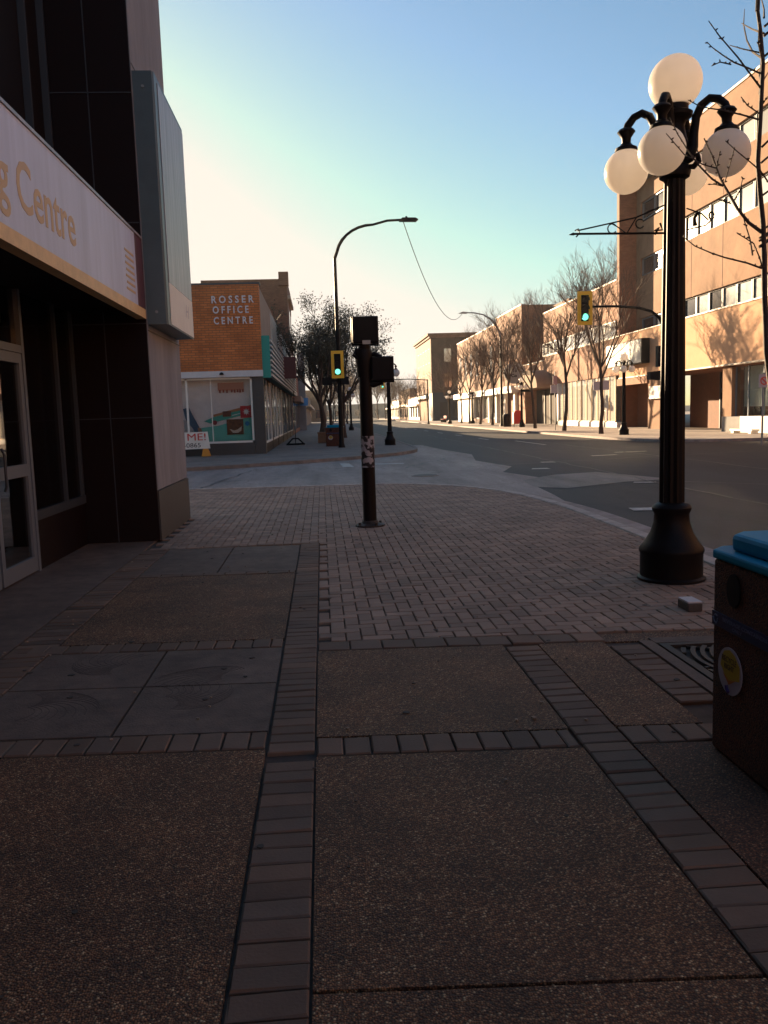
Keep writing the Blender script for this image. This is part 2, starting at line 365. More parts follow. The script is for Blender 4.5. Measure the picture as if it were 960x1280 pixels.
def lettering(name, s, m, parent, face, a0, a1, z0, z1, d, th=.01, off=0.):
    """raised or flat words: face is the way they look ('-y', '-x', '+x'); a0..a1 is the span along the wall"""
    cu = bpy.data.curves.new(name, 'FONT'); cu.body = s; cu.align_x = 'LEFT'; cu.extrude = .5; cu.offset = off; cu.resolution_u = 3
    tmp = bpy.data.objects.new(name, cu); COL.objects.link(tmp)
    dg = bpy.context.evaluated_depsgraph_get(); dg.update()
    me = bpy.data.meshes.new_from_object(tmp.evaluated_get(dg))
    bpy.data.objects.remove(tmp); bpy.data.curves.remove(cu)
    xs = [v.co.x for v in me.vertices]; ys = [v.co.y for v in me.vertices]
    w = max(xs)-min(xs); h = max(ys)-min(ys); x0 = min(xs); y0 = min(ys)
    mb = MB(); vs = []
    for v in me.vertices:
        u = (v.co.x-x0)/w; z = z0+(v.co.y-y0)/h*(z1-z0); t = v.co.z*2*th/2
        a = a0+u*(a1-a0)
        vs.append((a, d+t, z) if face == '-y' else (d+t, a, z))
    mb.add(vs, [tuple(p.vertices) for p in me.polygons])
    bpy.data.meshes.remove(me)
    return mb.build(name, m, parent)

# ------------------------------------------------------------------ world, sun, camera
AZ, EL = R(22), R(9.9)                       # the sun stands 22 degrees left of the street's direction
w = bpy.data.worlds.new('World'); SC.world = w; w.use_nodes = True
nt = w.node_tree; bg = nt.nodes['Background']
sky = nt.nodes.new('ShaderNodeTexSky'); sky.sky_type = 'NISHITA'; sky.sun_disc = False
sky.sun_elevation = EL; sky.sun_rotation = -AZ
sky.air_density = 1.0; sky.dust_density = .5; sky.ozone_density = 2.0; sky.altitude = 0
wt = nt.nodes.new('ShaderNodeMix'); wt.data_type = 'RGBA'; wt.blend_type = 'MULTIPLY'; wt.inputs['Factor'].default_value = 1
nt.links.new(sky.outputs[0], wt.inputs['A']); wt.inputs['B'].default_value = (.83, .93, .97, 1)
mn = nt.nodes.new('ShaderNodeVectorMath'); mn.operation = 'MINIMUM'; mn.inputs[1].default_value = (4.95, 4.5, 4.0)   # the glare near the sun levels off
nt.links.new(wt.outputs['Result'], mn.inputs[0]); nt.links.new(mn.outputs[0], bg.inputs[0]); bg.inputs[1].default_value = .053
sl = bpy.data.lights.new('sun', 'SUN'); sl.energy = 5.0; sl.angle = R(.5); sl.color = (1., .72, .44)
so = bpy.data.objects.new('sun', sl); COL.objects.link(so)
sd = Vector((-sin(AZ)*cos(EL), cos(AZ)*cos(EL), sin(EL)))
so.rotation_euler = sd.to_track_quat('Z', 'Y').to_euler()

cam = bpy.data.cameras.new('camera'); co = bpy.data.objects.new('camera', cam); COL.objects.link(co)
cam.sensor_fit = 'VERTICAL'; cam.sensor_height = 24; cam.lens = 24*1035/1280; cam.clip_end = 3000; cam.clip_start = .05
yaw, pitch, roll = R(-4.0671), R(6.7203), R(-1.85)
mr = Matrix.Rotation(yaw, 4, 'Z') @ Matrix.Rotation(pi/2-pitch, 4, 'X') @ Matrix.Rotation(roll, 4, 'Z')
co.matrix_world = Matrix.Translation((0, 0, 1.5)) @ mr
SC.camera = co
SC.view_settings.view_transform = 'Standard'; SC.view_settings.look = 'None'
SC.view_settings.exposure = 1.93; SC.view_settings.gamma = 1; SC.view_settings.use_curve_mapping = False
SC.cycles.use_denoising = True; SC.cycles.caustics_reflective = True
try: SC.cycles.denoiser = 'OPENIMAGEDENOISE'
except Exception: pass
SC.cycles.max_bounces = 8; SC.cycles.diffuse_bounces = 4; SC.cycles.transparent_max_bounces = 12
SC.cycles.sample_clamp_indirect = 20; SC.cycles.blur_glossy = 0

# ------------------------------------------------------------------ haze
hz = bpy.data.materials.new('haze_air'); hz.use_nodes = True
hz.node_tree.nodes.remove(hz.node_tree.nodes['Principled BSDF'])
pv = hz.node_tree.nodes.new('ShaderNodeVolumePrincipled'); pv.inputs['Color'].default_value = (.95, .93, .9, 1); pv.inputs['Density'].default_value = .00022; pv.inputs['Anisotropy'].default_value = .25
hz.node_tree.links.new(pv.outputs[0], hz.node_tree.nodes['Material Output'].inputs['Volume'])
HAZE = hz
# ------------------------------------------------------------------ ground
RZ = -.11
structure(MB().add([(-900, -300, RZ), (900, -300, RZ), (900, 1500, RZ), (-900, 1500, RZ)], [(0, 1, 2, 3)]), 'road', 'asphalt')
# worn pavement of the side street, its ragged edge against the dark main road
cs = [(-60, 17), (3.2, 15.5), (3.95, 12), (4.3, 15.2), (4.5, 17.8), (5.1, 19.4), (4.7, 21.5), (5.4, 23.5), (5.0, 27), (5.6, 31), (5.2, 36), (5.0, 42), (3.5, 42), (-60, 42)]
structure(MB().add([(x, y, RZ+.004) for x, y in cs], [tuple(range(len(cs)))]), 'side_street', 'cross_asphalt')
pt = [(4.35, 17.0), (4.9, 16.4), (6.4, 17.3), (7.6, 17.6), (7.3, 18.6), (6.8, 20.3), (5.6, 19.9), (4.55, 18.7)]
structure(MB().add([(x, y, RZ+.008) for x, y in pt], [tuple(range(len(pt)))]), 'road_patch', 'patch')

# near kerb line from the foreground to the corner and along the side street
kerb = [(3.55, -20), (3.55, 2), (3.6, 8), (3.64, 10.4), (3.66, 12.2), (3.58, 13.6), (3.38, 15.0), (3.05, 16.0), (2.55, 16.9), (1.95, 17.5), (1.29, 17.85), (-.1, 17.98), (-2.9, 18.3), (-20, 19.9)]
def offset_line(L, d):
    out = []
    for i, (x, y) in enumerate(L):
        a = Vector(L[max(i-1, 0)]); b = Vector(L[min(i+1, len(L)-1)]); t = (b-a).normalized()
        out.append((x+t.y*d, y-t.x*d))
    return out
def strip(L, d0, d1, z0, z1, mb=None):
    mb = mb or MB(); A = offset_line(L, d0); B = offset_line(L, d1)
    for i in range(len(L)-1):
        p = [A[i], B[i], B[i+1], A[i+1]]
        mb.add([(x, y, z0) for x, y in p]+[(x, y, z1) for x, y in p], [(0, 1, 2, 3), (4, 5, 6, 7), (0, 1, 5, 4), (1, 2, 6, 5), (2, 3, 7, 6), (3, 0, 4, 7)])
    return mb
# smoother kerb
def chaikin(L, n=2):
    for _ in range(n):
        o = [L[0]]
        for i in range(len(L)-1):
            a, b = L[i], L[i+1]
            o += [(a[0]*.75+b[0]*.25, a[1]*.75+b[1]*.25), (a[0]*.25+b[0]*.75, a[1]*.25+b[1]*.75)]
        L = o+[L[-1]]
    return L
kerb = chaikin(kerb)
structure(strip(kerb, .0, .16, RZ-.02, .012), 'kerb', 'kerb_pale', bevel=.012)
structure(strip(kerb, .166, .62, RZ-.02, RZ+.022), 'gutter', 'kerb')
jn = MB(); acc = 0.
for i in range(len(kerb)-1):
    a_, b_ = Vector(kerb[i]), Vector(kerb[i+1]); L_ = (b_-a_).length; t_ = (b_-a_).normalized(); nn_ = Vector((t_.y, -t_.x)); d_ = 1.5-acc
    while d_ < L_:
        p_ = a_+t_*d_; acc = 0.
        for (o0, o1, zz) in ((-.0, .16, .0135), (.17, .62, RZ+.0235)):
            c4 = [p_+nn_*o0-t_*.006, p_+nn_*o1-t_*.006, p_+nn_*o1+t_*.006, p_+nn_*o0+t_*.006]
            jn.add([(v.x, v.y, zz) for v in c4], [(0, 1, 2, 3)])
        d_ += 1.5
    acc = L_-(d_-1.5)
structure(jn, 'kerb_joints', 'bed')
bedp = [(x, y) for x, y in kerb]+[(-20, -20)]
structure(MB().prism(bedp, RZ-.03, -.022), 'sidewalk', 'bed')

def inside(p, poly):
    c = False; j = len(poly)-1
    for i in range(len(poly)):
        if (poly[i][1] > p[1]) != (poly[j][1] > p[1]) and p[0] < (poly[j][0]-poly[i][0])*(p[1]-poly[i][1])/(poly[j][1]-poly[i][1])+poly[i][0]: c = not c
        j = i
    return c
SH = .065                                     # the cross bands run slightly askew
def block(mb, x0, y0, x1, y1, shear=False, gap=.004, base=None, var=.2, bev=.006):
    """one paving block with chamfered top edges, a little uneven"""
    z = random.uniform(-.0025, .0015); tx = random.uniform(-.002, .002); ty = random.uniform(-.002, .002)
    x0 += gap; x1 -= gap; y0 += gap; y1 -= gap
    j = lambda: random.uniform(-.0015, .0015)
    bot = [(x0, y0), (x1, y0), (x1, y1), (x0, y1)]
    top = [(x0+bev+j(), y0+bev+j()), (x1-bev+j(), y0+bev+j()), (x1-bev+j(), y1-bev+j()), (x0+bev+j(), y1-bev+j())]
    s = (lambda x, y: y-SH*x) if shear else (lambda x, y: y)
    vs = [(x, s(x, y), -.024) for x, y in bot]+[(x, s(x, y), z-.005) for x, y in bot]
    vs += [(x, s(x, y), z+(tx if i in (1, 2) else -tx)+(ty if i > 1 else -ty)) for i, (x, y) in enumerate(top)]
    k = 1+random.uniform(-var, var)
    if random.random() < .06: k *= random.choice((.6, 1.35))
    hue = random.uniform(-.06, .06)
    tone = (k*(1+hue), k, k*(1-hue))
    mb.add(vs, [(0, 1, 5, 4), (1, 2, 6, 5), (2, 3, 7, 6), (3, 0, 4, 7), (4, 5, 9, 8), (5, 6, 10, 9), (6, 7, 11, 10), (7, 4, 8, 11), (8, 9, 10, 11)], tone)

# bands of grey bricks
bands = MB()
y = -1.0
while y < 9.72:                                # the long band left of the middle
    if not (3.45 < y < 3.6 or 3.62 < y < 3.72): block(bands, -.31, y, -.09, y+.105)
    y += .105
for xa, xb, ya, yb in ((1.11, 1.33, -1., 5.12), (1.76, 1.97, 3.95, 5.05)):
    y = ya
    while y < yb-.05: block(bands, xa, y, xb, y+.105); y += .105
y = 3.95
while y < 9.8: block(bands, -2.15, y, -1.86, y+.105); y += .105
def hband(x0, x1, yc, w=.2, st=.125):
    x = x0
    while x < x1-.03:
        block(bands, x, yc-w/2, min(x+st, x1), yc+w/2, True); x += st
hband(-2.9, -.32, 3.76, .2, .125); hband(-.085, 1.1, 3.66, .2, .125); hband(1.335, 3.5, 3.68, .2, .125)
hband(-2.15, -.32, 5.45, .2, .125); hband(-.085, 1.78, 5.33, .2, .21)
hband(-1.85, -.32, 8.03, .12, .21)
structure(bands, 'brick_bands', 'soldier')

# herringbone field
field = MB(); a = .105; L2 = .21
kin = offset_line(kerb, -.006)+[(-20, -20)]
def clip(poly, nx, ny, c):
    """keep the part of a polygon with nx*x + ny*y >= c"""
    out = []
    for i in range(len(poly)):
        p, q = poly[i], poly[(i+1) % len(poly)]
        a, b = nx*p[0]+ny*p[1]-c, nx*q[0]+ny*q[1]-c
        if a >= 0: out.append(p)
        if (a >= 0) != (b >= 0): t = a/(a-b); out.append((p[0]+(q[0]-p[0])*t, p[1]+(q[1]-p[1])*t))
    return out
kc = [p for p in kin if p[1] > 4]
def lay(mb, x0, y0, x1, y1):
    cx, cy = (x0+x1)/2, (y0+y1)/2
    if not (-7 < cx < 4.2 and 5 < cy < 20): return
    if cx < -2.0 and cy < 12.95: return
    if cx < -.085 and y1 < 9.87: return
    if cx > -.3 and y1 < 5.0: return
    g = .004; poly = [(x0+g, y0+g), (x1-g, y0+g), (x1-g, y1-g), (x0+g, y1-g)]; n0 = len(poly)
    cuts = []
    if cy < 9.86 or (cx < -.085 and y0 < 9.87):
        if cx < -.085: cuts.append((0, 1, 9.865))
        else: cuts.append((1, 0, -.082))
    cuts.append((SH, 1, 5.445))
    if cx < -2.0: cuts.append((0, 1, 12.96))
    if cx > 2.0 and cy < 5.5: cuts.append((SH, 1, 5.27))
    near = [i for i in range(len(kc)-1) if abs((kc[i][0]+kc[i+1][0])/2-cx)+abs((kc[i][1]+kc[i+1][1])/2-cy) < 1.2 or (min(kc[i][0], kc[i+1][0])-.3 < cx < max(kc[i][0], kc[i+1][0])+.3 and abs((kc[i][1]+kc[i+1][1])/2-cy) < 1.2) or (min(kc[i][1], kc[i+1][1])-.3 < cy < max(kc[i][1], kc[i+1][1])+.3 and abs((kc[i][0]+kc[i+1][0])/2-cx) < .8)]
    for i in near:
        (ax, ay), (bx_, by_) = kc[i], kc[i+1]; nx, ny = -(by_-ay), bx_-ax; l = math.hypot(nx, ny)
        if l > 0: cuts.append((nx/l, ny/l, (nx*ax+ny*ay)/l))
    if not inside((cx, cy), kin) and not near: return
    for c in cuts: 
        poly = clip(poly, *c)
        if len(poly) < 3: return
    ar = abs(sum(poly[i][0]*poly[(i+1) % len(poly)][1]-poly[(i+1) % len(poly)][0]*poly[i][1] for i in range(len(poly))))/2
    if ar < .0012: return
    if ar > .0199: block(mb, x0, y0, x1, y1, gap=.004, var=.22); return
    mx = sum(p[0] for p in poly)/len(poly); my = sum(p[1] for p in poly)/len(poly); n = len(poly)
    z = random.uniform(-.0025, .001); k = 1+random.uniform(-.22, .22)
    top = [(mx+(x-mx)*.93, my+(y-my)*.93) for x, y in poly]
    vs = [(x, y, -.024) for x, y in poly]+[(x, y, z-.005) for x, y in poly]+[(x, y, z) for x, y in top]
    fs = [(i, (i+1) % n, n+(i+1) % n, n+i) for i in range(n)]+[(n+i, n+(i+1) % n, 2*n+(i+1) % n, 2*n+i) for i in range(n)]+[tuple(range(2*n, 3*n))]
    mb.add(vs, fs, (k, k, k))
for i in range(-160, 160):
    for jj in range(-60, 60):
        bx = i*a + jj*2*a; by = i*a - jj*2*a + 9
        if not (-7.5 < bx < 4.5 and 4.6 < by < 20.5): continue
        lay(field, bx, by, bx+2*a, by+a); lay(field, bx, by+a, bx+a, by+3*a)
structure(field, 'paver_field', 'paver')
# a filler course of mortar fills what is left along the kerb
def panel(name, pts, m, z=-.004):
    return structure(MB().prism([(x, y-SH*x) for x, y in pts], -.03, z), name, m)
g_ = .006
panel('aggregate_panel', [(-6, -3), (-.317, -3), (-.317, 3.645), (-6, 3.645)], 'aggregate')
panel('aggregate_panel', [(-.085, 2.03), (1.105, 2.03), (1.105, 3.545), (-.085, 3.545)], 'aggregate')
panel('aggregate_panel', [(-.085, -3), (1.105, -3), (1.105, 2.015), (-.085, 2.015)], 'aggregate')
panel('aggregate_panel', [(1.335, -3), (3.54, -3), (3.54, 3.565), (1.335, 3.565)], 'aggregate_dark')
panel('aggregate_panel', [(-.085, 3.775), (1.105, 3.775), (1.105, 5.215), (-.085, 5.215)], 'aggregate')
panel('aggregate_panel', [(1.335, 3.79), (1.75, 3.79), (1.75, 5.215), (1.335, 5.215)], 'aggregate')
panel('aggregate_panel', [(-1.85, 5.565), (-.317, 5.565), (-.317, 7.955), (-1.85, 7.955)], 'aggregate')
for x0, x1, y0, y1 in ((-1.85, -1.085, 3.875, 4.6), (-1.07, -.32, 3.875, 4.6), (-1.85, -1.085, 4.615, 5.335), (-1.07, -.32, 4.615, 5.335)):
    panel('engraved_slab', [(x0, y0), (x1, y0), (x1, y1), (x0, y1)], 'slab', -.003)
gv = MB(); rg = random.Random(4)
for (ox, oy, a0, fl) in ((-1.03, 4.30, .25, 1), (-1.80, 4.42, .1, -1), (-.45, 4.75, 2.7, 1), (-1.15, 4.95, 2.9, -1)):
    for k in range(15):
        a_ = a0+(k-7)*.105; L_ = .5*(1-abs(k-7)/15); pts_ = []
        for i in range(9):
            t = i/8; r_ = .2+L_*t*.85; aa = a_+fl*.55*t*t
            x = ox+r_*cos(aa); y = oy+r_*sin(aa)*.75
            pts_.append((x, y-SH*x, -.0035))
        pts_ = [p for p in pts_ if (-1.84 < p[0] < -1.09 if ox < -1.1 else -1.06 < p[0] < -.33) and 3.9 < p[1]+SH*p[0] < 5.32]
        if len(pts_) > 2: gv.tube(pts_, .0019, 4)
structure(gv, 'engraved_lines', 'bed')
for x0, x1 in ((-1.85, -1.1), (-1.085, -.317)):
    panel('concrete_slab', [(x0, 8.1), (x1, 8.1), (x1, 9.72), (x0, 9.72)], 'slab', -.003)
panel('building_apron', [(-3.2, 3.875), (-2.16, 3.875), (-2.16, 10.72), (-3.2, 10.72)], 'slab', -.002)
panel('aggregate_strip', [(1.335, 5.235), (3.54, 5.235), (3.54, 5.43), (1.335, 5.43)], 'aggregate', -.012)
panel('edge_slab', [(1.98, 3.8), (2.06, 3.8), (2.06, 5.2), (1.98, 5.2)], 'slab', 0.)
panel('edge_slab', [(2.065, 5.14), (3.54, 5.14), (3.54, 5.26), (2.065, 5.26)], 'slab', 0.)

# iron grate round the sapling
tg = thing('tree_grate', 'square rusty iron grate with curved slots set in the paving round the sapling', 'tree grate', (2.62, 4.55, 0))
gx0, gx1, gy0, gy1 = 2.075, 3.2, 3.95, 4.98
f = MB(); f.box(gx0, gy0, -.02, gx0+.05, gy1, .002); f.box(gx1-.05, gy0, -.02, gx1, gy1, .002); f.box(gx0+.05, gy0, -.02, gx1-.05, gy0+.05, .002); f.box(gx0+.05, gy1-.05, -.02, gx1-.05, gy1, .002)
f.build('frame', 'iron', tg)
b = MB(); cx, cy = 2.70, 4.6
def arc_bar(mb, r, w, z0, z1, keep):
    n = 64; run = []
    for k in range(n+1):
        a_ = 2*pi*k/n; p = (cx+r*cos(a_), cy+r*sin(a_))
        ok = gx0+.06 < p[0] < gx1-.06 and gy0+.06 < p[1] < gy1-.06
        if ok and k < n: run.append(a_)
        else:
            if ok: run.append(a_)
            if len(run) > 1:
                for q in range(len(run)-1):
                    A, B_ = run[q], run[q+1]
                    pp = [(cx+rr*cos(t), cy+rr*sin(t)) for rr, t in ((r-w, A), (r+w, A), (r+w, B_), (r-w, B_))]
                    mb.add([(x, y, z0) for x, y in pp]+[(x, y, z1) for x, y in pp], [(0, 3, 2, 1), (4, 5, 6, 7), (0, 1, 5, 4), (1, 2, 6, 5), (2, 3, 7, 6), (3, 0, 4, 7)])
            run = []
for k in range(12): arc_bar(b, .14+.055*k, .014, -.02, .0, None)
for k in range(8):
    a_ = k*pi/4+.2
    for q in range(12):
        r0 = .13+q*.055; p = (cx+r0*cos(a_), cy+r0*sin(a_)); p2 = (cx+(r0+.055)*cos(a_), cy+(r0+.055)*sin(a_))
        if gx0+.05 < p2[0] < gx1-.05 and gy0+.05 < p2[1] < gy1-.05: b.tube([(p[0], p[1], -.012), (p2[0], p2[1], -.012)], .012, 4)
b.build('bars', 'iron', tg)

# loose brick on the paving
bs = MB().box(2.60, 5.72, 0, 2.71, 5.90, .06); o = bs.build('loose_brick', 'granite', None, bevel=.006); tag(o, 'loose dark block with a pale grey top lying beside the lamp post base', 'brick')
MB().box(2.602, 5.722, .061, 2.708, 5.898, .075).build('mortar_cap', 'white_band', o, bevel=.004)

# sidewalks across: left block, right block
lk = chaikin([(-60, 23.0), (-8, 26.2), (-4.3, 26.9), (-1.75, 28.3), (.2, 29.7), (2.2, 31.4), (3.6, 33.6), (4.05, 36.5), (4.1, 42), (4.1, 60), (4.1, 120), (5.5, 300)])
left_poly = [(x, y) for x, y in lk]+[(-60, 300)]
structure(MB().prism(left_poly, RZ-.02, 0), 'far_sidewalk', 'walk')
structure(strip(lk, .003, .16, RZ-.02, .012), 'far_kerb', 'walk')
rk = chaikin([(80, 33.5), (20, 33.9), (16.6, 34.2), (14.9, 35.6), (14.5, 38), (14.4, 45), (14.6, 60), (15.1, 100), (16, 140), (20, 300)])
right_poly = [(x, y) for x, y in rk]+[(80, 300)]
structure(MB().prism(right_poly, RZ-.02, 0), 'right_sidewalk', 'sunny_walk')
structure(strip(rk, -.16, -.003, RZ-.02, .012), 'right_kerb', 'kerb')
# paint
marks = MB()
def mark(p): marks.add([(x, y, RZ+.012) for x, y in p], [tuple(range(len(p)))])
mark([(.6, 26.0), (.95, 25.9), (.85, 27.9), (.55, 28.0)]); mark([(1.4, 26.8), (2.6, 26.6), (2.6, 27.0), (1.4, 27.2)])
mark([(10.0, 37.0), (10.15, 37.0), (10.15, 43), (10.0, 43)])
mark([(8.95, 27.0), (9.9, 27.2), (9.85, 27.45), (8.95, 27.3)]); mark([(10.3, 28.6), (11.5, 28.7), (11.5, 28.9), (10.3, 28.85)])
mark([(5.6, 22.0), (6.1, 21.9), (6.1, 22.3), (5.7, 22.35)]); mark([(6.6, 24.6), (7.0, 24.5), (7.0, 24.9), (6.6, 24.95)])
mark([(4.75, 12.4), (5.2, 12.3), (5.25, 12.65), (4.8, 12.75)]); mark([(6.5, 17.0), (6.9, 16.8), (7.0, 17.0), (6.6, 17.2)])
for k in range(14): mark([(9.2+.02*k, 46+9*k), (9.35+.02*k, 46+9*k), (9.38+.02*k, 49+9*k), (9.23+.02*k, 49+9*k)])
structure(marks, 'road_markings', 'paint_mark')

tar = MB()
rt_ = random.Random(3)
for (xa, ya, xb, yb, n_) in ((4.2, 24, 14.2, 26.5, 26), (6.9, 12, 7.6, 60, 60), (10.6, 10, 10.9, 70, 60), (5.2, 19.5, 9.5, 14.5, 16), (-6, 21.6, 5, 22.4, 30), (-3, 19, -2.2, 26, 18), (8, 31, 14.3, 32.5, 18), (2, 23.5, 4.4, 29, 16)):
    P_ = []
    for k in range(n_+1):
        t = k/n_; P_.append((xa+(xb-xa)*t+rt_.uniform(-.07, .07), ya+(yb-ya)*t+rt_.uniform(-.07, .07)))
    for k in range(n_):
        (ax, ay), (bx, by) = P_[k], P_[k+1]; nx, ny = -(by-ay), bx-ax; l = math.hypot(nx, ny); w_ = rt_.uniform(.012, .035)
        nx, ny = nx/l*w_, ny/l*w_
        tar.add([(ax-nx, ay-ny, RZ+.0145), (bx-nx, by-ny, RZ+.0145), (bx+nx, by+ny, RZ+.0145), (ax+nx, ay+ny, RZ+.0145)], [(0, 1, 2, 3)])
structure(tar, 'road_seams', mat('tar', (.012, .012, .013), .5))
mh = thing('manhole_cover', 'round iron manhole cover in the grey side street pavement', 'manhole cover', (2.6, 21.2, RZ))
q = MB().lathe([(.36, .004), (.36, .018), (.33, .02)], (2.6, 21.2, RZ), 28); q.build('ring', 'kerb', mh)
q = MB().lathe([(.31, .01), (.31, .024), (.26, .026)], (2.6, 21.2, RZ), 28); q.build('cover', 'iron', mh)

# ------------------------------------------------------------------ near building on the left
nb = thing('corner_building', 'dark fronted store building with stucco corner pier at the left edge of the photo', 'building', (-2.1, 12.9, 0))
MB().box(-3.2, 10.62, .64, -2.1, 12.9, 12).build('corner_pier', 'stucco', nb)
MB().box(-3.2, 10.60, 0, -2.085, 12.915, .63).build('plinth', 'granite', nb)
MB().box(-3.3, 10.575, 0, -2.105, 10.597, 12).build('side_panel', 'dark_red', nb)
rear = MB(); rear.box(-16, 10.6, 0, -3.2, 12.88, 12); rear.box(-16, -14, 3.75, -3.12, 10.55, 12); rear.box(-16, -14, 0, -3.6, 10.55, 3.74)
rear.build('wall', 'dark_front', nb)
# upper dark front with thin mullions
m_ = MB()
for yy in (8.85, 9.84, 10.5, 7.4, 6.2): m_.box(-3.118, yy-.02, 3.76, -3.04, yy+.02, 11.9)
m_.build('upper_mullions', 'alu_dark', nb)
sj = MB()
for z in (1.55, 2.7, 3.9, 5.4, 6.9): sj.box(-3.14, 10.565, z, -2.11, 10.574, z+.012)
sj.box(-2.62, 10.565, 0, -2.608, 10.574, 12); sj.build('panel_seams', 'alu_dark', nb)
for z in (2.62, 5.75, 7.6): MB().box(-2.099, 10.63, z, -2.094, 12.9, z+.015).build('pier_joint', 'granite', nb)
# canopy fascia behind the sign and its soffit
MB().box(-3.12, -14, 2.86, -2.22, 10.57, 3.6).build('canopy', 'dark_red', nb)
# shop window, three lights
wf = MB()
wf.box(-3.06, 8.72, .52, -2.98, 10.57, .62)
for yy in (8.75, 9.84, 10.5): wf.box(-3.06, yy-.03, .62, -2.98, yy+.03, 2.86)
w_ = wf.build('window', 'alu_dark', nb)
MB().box(-3.03, 8.78, .62, -3.015, 10.47, 2.85).build('pane', mat('black_glass', (.006, .004, .004), .08, spec=.3), w_)
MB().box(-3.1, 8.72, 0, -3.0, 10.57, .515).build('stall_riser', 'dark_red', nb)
# glazed door
dr = MB()
for (y0, y1, z0, z1) in ((7.75, 7.83, .02, 2.22), (8.60, 8.68, .02, 2.22), (7.83, 8.60, 2.12, 2.22), (7.83, 8.60, .02, .17), (7.83, 8.60, 1.0, 1.12)): dr.box(-3.04, y0, z0, -2.98, y1, z1)
d_ = dr.build('door', 'alu', nb)
MB().box(-3.015, 7.83, .17, -3.005, 8.60, 2.12).build('pane', 'door_glass', d_)
MB().tube([(-2.95, 7.88, .9), (-2.93, 7.88, .95), (-2.93, 7.88, 1.25), (-2.95, 7.88, 1.3)], .014, 6).build('handle', 'alu_dark', d_)
d2 = MB()
for (y0, y1, z0, z1) in ((6.8, 6.88, .02, 2.22), (7.62, 7.7, .02, 2.22), (6.88, 7.62, 2.12, 2.22), (6.88, 7.62, .02, .17), (6.88, 7.62, 1.0, 1.12)): d2.box(-3.04, y0, z0, -2.98, y1, z1)
d_ = d2.build('door', 'alu', nb)
MB().box(-3.015, 6.88, .17, -3.005, 7.62, 2.12).build('pane', 'door_glass', d_)
df = MB(); df.box(-3.08, 8.685, 0, -2.97, 8.745, 2.86); df.box(-3.08, 6.0, 2.225, -2.97, 8.68, 2.3)
df.build('door_frame', 'alu', nb)
MB().box(-3.04, 6.8, 2.31, -3.02, 8.68, 2.85).build('transom', 'door_glass', nb)
MB().box(-3.55, 6.0, .0, -3.5, 8.7, 2.8).build('lobby', 'interior', nb)

# fascia sign
fs = thing('fascia_sign', 'long faded lilac shop sign with tan letters and a yellow lower stripe', 'sign', (-2.1, 6, 2.78))
MB().box(-2.21, 1, 2.87, -2.1, 10.17, 3.7).build('sign_board', 'sign_purple', fs)
MB().box(-2.21, 10.17, 2.87, -2.1, 10.56, 3.7).build('sign_end', 'sign_plum', fs)
MB().box(-2.212, 1, 2.755, -2.096, 10.56, 2.867).build('yellow_stripe', 'sign_yellow', fs)
MB().box(-2.215, 1, 3.703, -2.088, 10.56, 3.73).build('top_trim', 'blade_face', fs)
lettering('lettering', 'g Centre', 'sign_letters', fs, '+x', 5.93, 7.72, 2.93, 3.42, -2.099, .004, .01)
st = MB()
for k in range(7): st.box(-2.1, 9.62+.03*(k % 2), 2.98+.07*k, -2.096, 10.05, 3.005+.07*k)
st.build('small_print', 'sign_letters', fs)

# box sign on the pier
bsn = thing('box_sign', 'tall blue grey box sign bolted to the stucco corner pier', 'sign', (-2.0, 11.5, 2.7))
MB().prism([(-2.1, 10.64), (-1.87, 10.64), (-1.85, 10.68), (-1.85, 12.72), (-2.1, 12.72)], 2.70, 5.68).build('cabinet', 'blade_blue', bsn)
MB().box(-1.849, 10.86, 3.24, -1.842, 12.70, 5.62).build('sign_face', 'blade_face', bsn)
MB().box(-1.849, 10.86, 2.72, -1.842, 12.70, 3.237).build('cream_lower_face', 'cream', bsn)  # bottom of the sign face, paler than the rest
for z in (5.5, 2.85): MB().disc((-1.98, 10.635, z), .018, 'y', .02, 10).build('bolt', 'galv', bsn)
lettering('faint_lettering', 'H', 'white_band', bsn, '+x', 12.1, 12.3, 2.95, 3.12, -1.841, .002)

